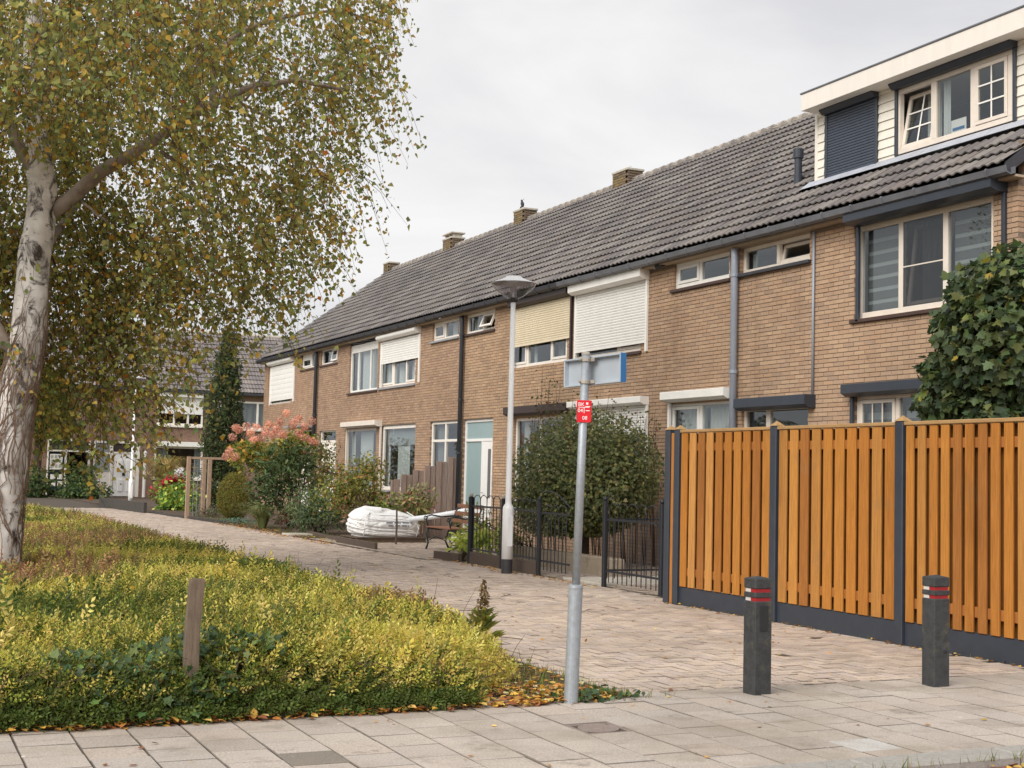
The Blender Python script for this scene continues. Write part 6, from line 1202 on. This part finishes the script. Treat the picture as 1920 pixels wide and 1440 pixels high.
bc = np.array(PY(440, 928, 37.5)); bs = thing('clipped_ball', (bc[0], bc[1], 0), 'smooth clipped yew ball with bronze tint beside the path', 'shrub'); MB().tube([(bc[0], bc[1], -.05), (bc[0], bc[1], .5)], .05, 8).build('stem', 'bark_dark', bs); crown('leaves', bs, [(bc, (.47, .5, .62)), (bc-[0, 0, .25], (.46, .48, .42))], 9000, .055, [((128, 128, 59), 4), ((149, 137, 66), 3), ((107, 114, 54), 3), ((163, 130, 72), 1)], T_LANCE, 'leaf', .22, .04, up=.2, zmin=.02)
cf = np.array([11.0, 47.0]); ct2 = thing('conifer', (cf[0], cf[1], 0), 'tall dark green columnar conifer in front of the far houses', 'tree'); MB().tube([(cf[0], cf[1], -.05), (cf[0], cf[1], 3), (cf[0], cf[1], 6.2)], [.1, .07, .02], 8).build('trunk', 'bark_dark', ct2)
q = lambda px, py: np.array(PY(px, py, cf[1])); crown('crown', ct2, [(q(418, 900), (.75, .75, 1.0)), (q(415, 830), (.75, .75, 1.2)), (q(420, 760), (.66, .68, 1.2)), (q(425, 700), (.5, .5, 1.0)), (q(427, 655), (.24, .26, .8))], 12000, .15, [((84, 98, 62), 4), ((98, 110, 66), 3), ((72, 86, 58), 4), ((116, 96, 76), .6)], T_LANCE, 'leaf', .5, .22, up=.6)
shrub('rose_bush', G(690, 1010), [(p3(665, 905, 29.2), (.75, .7, .5)), (p3(690, 880, 29.4), (.5, .5, .4)), (p3(640, 930, 29), (.6, .6, .5)), (p3(700, 940, 29), (.5, .5, .4))], 3000, .075, [((137, 142, 70), 3), ((170, 156, 77), 2), ((114, 123, 66), 3), ((182, 123, 77), 1)], 'loose wild rose bush behind the bulk bag', stems=22, shell=.95, rough=.45, stemm='twig')
shrub('blue_green_shrub', G(600, 1000), [(p3(600, 940, 30.5), (.8, .7, .5)), (p3(575, 960, 30.3), (.6, .6, .45)), (p3(625, 965, 30), (.6, .5, .4))], 2800, .09, [((114, 133, 105), 3), ((96, 119, 77), 3), ((135, 149, 100), 2), ((84, 105, 63), 2)], 'blue-green garden shrub next to the laurel', T_LANCE, stems=9, shell=.9)
shrub('leafy_shrub', G(755, 990), [(p3(780, 945, 28), (.42, .4, .36))], 700, .13, [((137, 142, 89), 3), ((182, 170, 123), 2), ((112, 119, 72), 2), ((182, 100, 89), .7)], 'variegated shrub in front of the grey partition', T_LANCE, 'leaf_gloss', 6)
shrub('red_stem_shrub', (9.7, 35.6), [(p3(600, 850, 36), (.5, .5, .5)), (p3(610, 880, 35.5), (.5, .5, .5)), (p3(590, 905, 35), (.7, .6, .5))], 2000, .09, [((128, 130, 77), 3), ((147, 114, 77), 2), ((112, 123, 82), 3), ((235, 235, 212), .8)], 'mixed shrub beside the white doorway', stems=9, shell=.95)
shrub('small_dark_shrub', G(580, 985), [(p3(545, 965, 31.6), (.35, .4, .3)), (p3(570, 975, 31.2), (.3, .3, .25))], 500, .08, [((114, 77, 66), 3), ((100, 105, 61), 3)], 'small reddish shrub at the foot of the laurel', stems=6)
shrub('low_weed_shrub', G(700, 985), [(p3(730, 960, 28.6), (.7, .5, .35)), (p3(690, 985, 28.3), (.4, .4, .25))], 1500, .07, [((123, 142, 72), 3), ((147, 156, 77), 2), ((105, 121, 63), 2)], 'low green weeds behind the bulk bag', stems=8, shell=.95)
shrub('yellow_green_plant', G(868, 1040), [(p3(868, 1015, 21.8), (.22, .3, .2)), (p3(905, 1010, 21.2), (.5, .35, .22))], 520, .13, [((221, 228, 119), 3), ((193, 207, 100), 2), ((158, 177, 84), 2)], 'pale yellow-green plant behind the left iron fence post', T_LANCE, stems=5, shell=.9)
shrub('tall_herb', (10.2, 20.9), [(p3(900, 985, 21.6), (.5, .4, .35)), (p3(960, 1000, 20.6), (.45, .4, .3))], 700, .08, [((147, 144, 77), 3), ((182, 170, 112), 2), ((114, 123, 72), 2)], 'thin garden herbs behind the iron fence', T_LANCE, stems=16, shell=.95)
rh = shrub('red_hydrangea', (9.35, 50.0), [(p3(325, 912, 50), (.7, .6, .4)), (p3(305, 925, 49.5), (.5, .5, .35))], 1100, .14, [((147, 151, 72), 3), ((119, 135, 68), 2), ((182, 77, 77), 2)], 'hydrangea with deep red flower heads near the trellis', stems=8)
for i, (px, py) in enumerate(((320, 898), (332, 902), (312, 906), (340, 908), (326, 906), (300, 922), (306, 930), (318, 912), (345, 914))): c = np.array(PY(px, py, 49.6+random.uniform(-.3, .3))); P, nn_ = blob(60, c, (.2, .2, .16), .35, .1, i); scatter('flower_head', P, frames(rdir(60), unit(nn_+.3*rdir(60))), .09, pal(60, [((188, 49, 72), 3), ((212, 66, 84), 2), ((158, 45, 63), 2)], .1), T_DIAMOND, 'petal', rh)
shrub('yellow_hydrangea', (9.1, 47.2), [(p3(335, 935, 47.2), (.75, .6, .55)), (p3(320, 955, 46.8), (.5, .5, .35)), (p3(362, 945, 46), (.5, .5, .5))], 1500, .17, [((182, 198, 84), 3), ((135, 163, 75), 3), ((105, 137, 68), 3), ((235, 228, 112), 1)], 'broad-leaved green and yellow bush left of the trellis', stems=8, m='leaf_gloss')
shrub('purple_low_shrub', (8.9, 41.6), [(p3(385, 965, 41), (.35, .4, .22)), (p3(405, 968, 40.4), (.35, .35, .2)), (p3(375, 948, 44), (.3, .3, .7))], 700, .08, [((114, 105, 84), 3), ((100, 119, 77), 3), ((135, 112, 100), 1)], 'low bronze shrub at the foot of the trellis', stems=6)
shrub('turquoise_ground_shrub', G(450, 984), [(p3(450, 980, 35.6), (.4, .4, .12)), (p3(425, 978, 36.4), (.3, .3, .1))], 500, .07, [((128, 170, 147), 3), ((112, 147, 119), 2)], 'flat blue-green juniper at the path edge', T_LANCE, stems=4)
wfp = shrub('white_flower_shrub', (11.3, 61.0), [(p3(336, 905, 61), (.7, .5, .5))], 420, .16, [((105, 133, 77), 3), ((128, 154, 89), 2)], 'small shrub with white flowers before the far window', stems=5)
for i, (px, py) in enumerate(((332, 886), (338, 882), (345, 890), (328, 892))): c = np.array(PY(px, py, 60.8)); P, nn_ = blob(30, c, (.14, .14, .12), .4, .1, i); scatter('flower_head', P, frames(rdir(30), nn_), .1, pal(30, [((245, 245, 245), 1)], .05), T_DIAMOND, 'petal', wfp)
for nm, px, py, Y, r, lab in (('dark_shrub', 62, 912, 62, (.9, .7, .8), 'dark green shrub left of the far green door'), ('low_box_hedge', 158, 925, 61, (1.2, .6, .45), 'low dark box hedge in front of the glazed porch'), ('hanging_shrub', 150, 905, 62.5, (.7, .5, .8), 'small rounded shrub beside the glazed porch')): shrub(nm, (PY(px, py, Y)[0], Y), [(p3(px, py, Y), r)], 1300, .14, [((70, 91, 56), 3), ((89, 110, 61), 3), ((119, 128, 66), 1)], lab, stems=6, shell=.6)
# trees behind the far left
def bgtree(x, y, r, zc, h, n, items, label, sz_=.22):
    t = thing('background_tree', (x, y, 0), label, 'tree'); mb = MB(); mb.tube([(x, y, -.05), (x+.1, y, zc*.6), (x, y, zc+.5)], [.2, .16, .08], 9)
    for i in range(7): a = i*.9; mb.tube([(x, y, zc*.7), (x+r*.6*math.cos(a), y+r*.6*math.sin(a), zc+.4*h*math.sin(2*a))], [.07, .02], 6)
    mb.build('trunk', 'bark_dark', t); crown('crown', t, [((x, y, zc), (r, r, h)), ((x+r*.5, y-r*.3, zc-.4*h), (r*.6, r*.6, h*.6)), ((x-r*.5, y-r*.3, zc-.3*h), (r*.6, r*.6, h*.6)), ((x, y, zc+.6*h), (r*.65, r*.65, h*.6))], n, sz_, items, T_OVAL, 'leaf', .6, .25)
bgtree(6.3, 63.0, 1.5, 4.0, 1.6, 3800, [((149, 156, 61), 4), ((119, 133, 54), 4), ((205, 182, 66), 1.5), ((82, 96, 47), 3)], 'yellow-green tree above the glazed porch of the far house', .19)

# street trees on the far side of the green, outside the frame; the near windows mirror them
bgtree(-12, 24, 3.2, 5.6, 3.6, 3600, [((105, 110, 59), 4), ((128, 123, 66), 3), ((89, 93, 54), 3)], 'broad street tree across the green beyond the left picture edge', .3)
bgtree(-15, 36, 3.4, 6.0, 4.0, 3600, [((112, 114, 61), 4), ((147, 133, 68), 3), ((93, 98, 54), 3)], 'second broad street tree across the green, further from the road', .3)
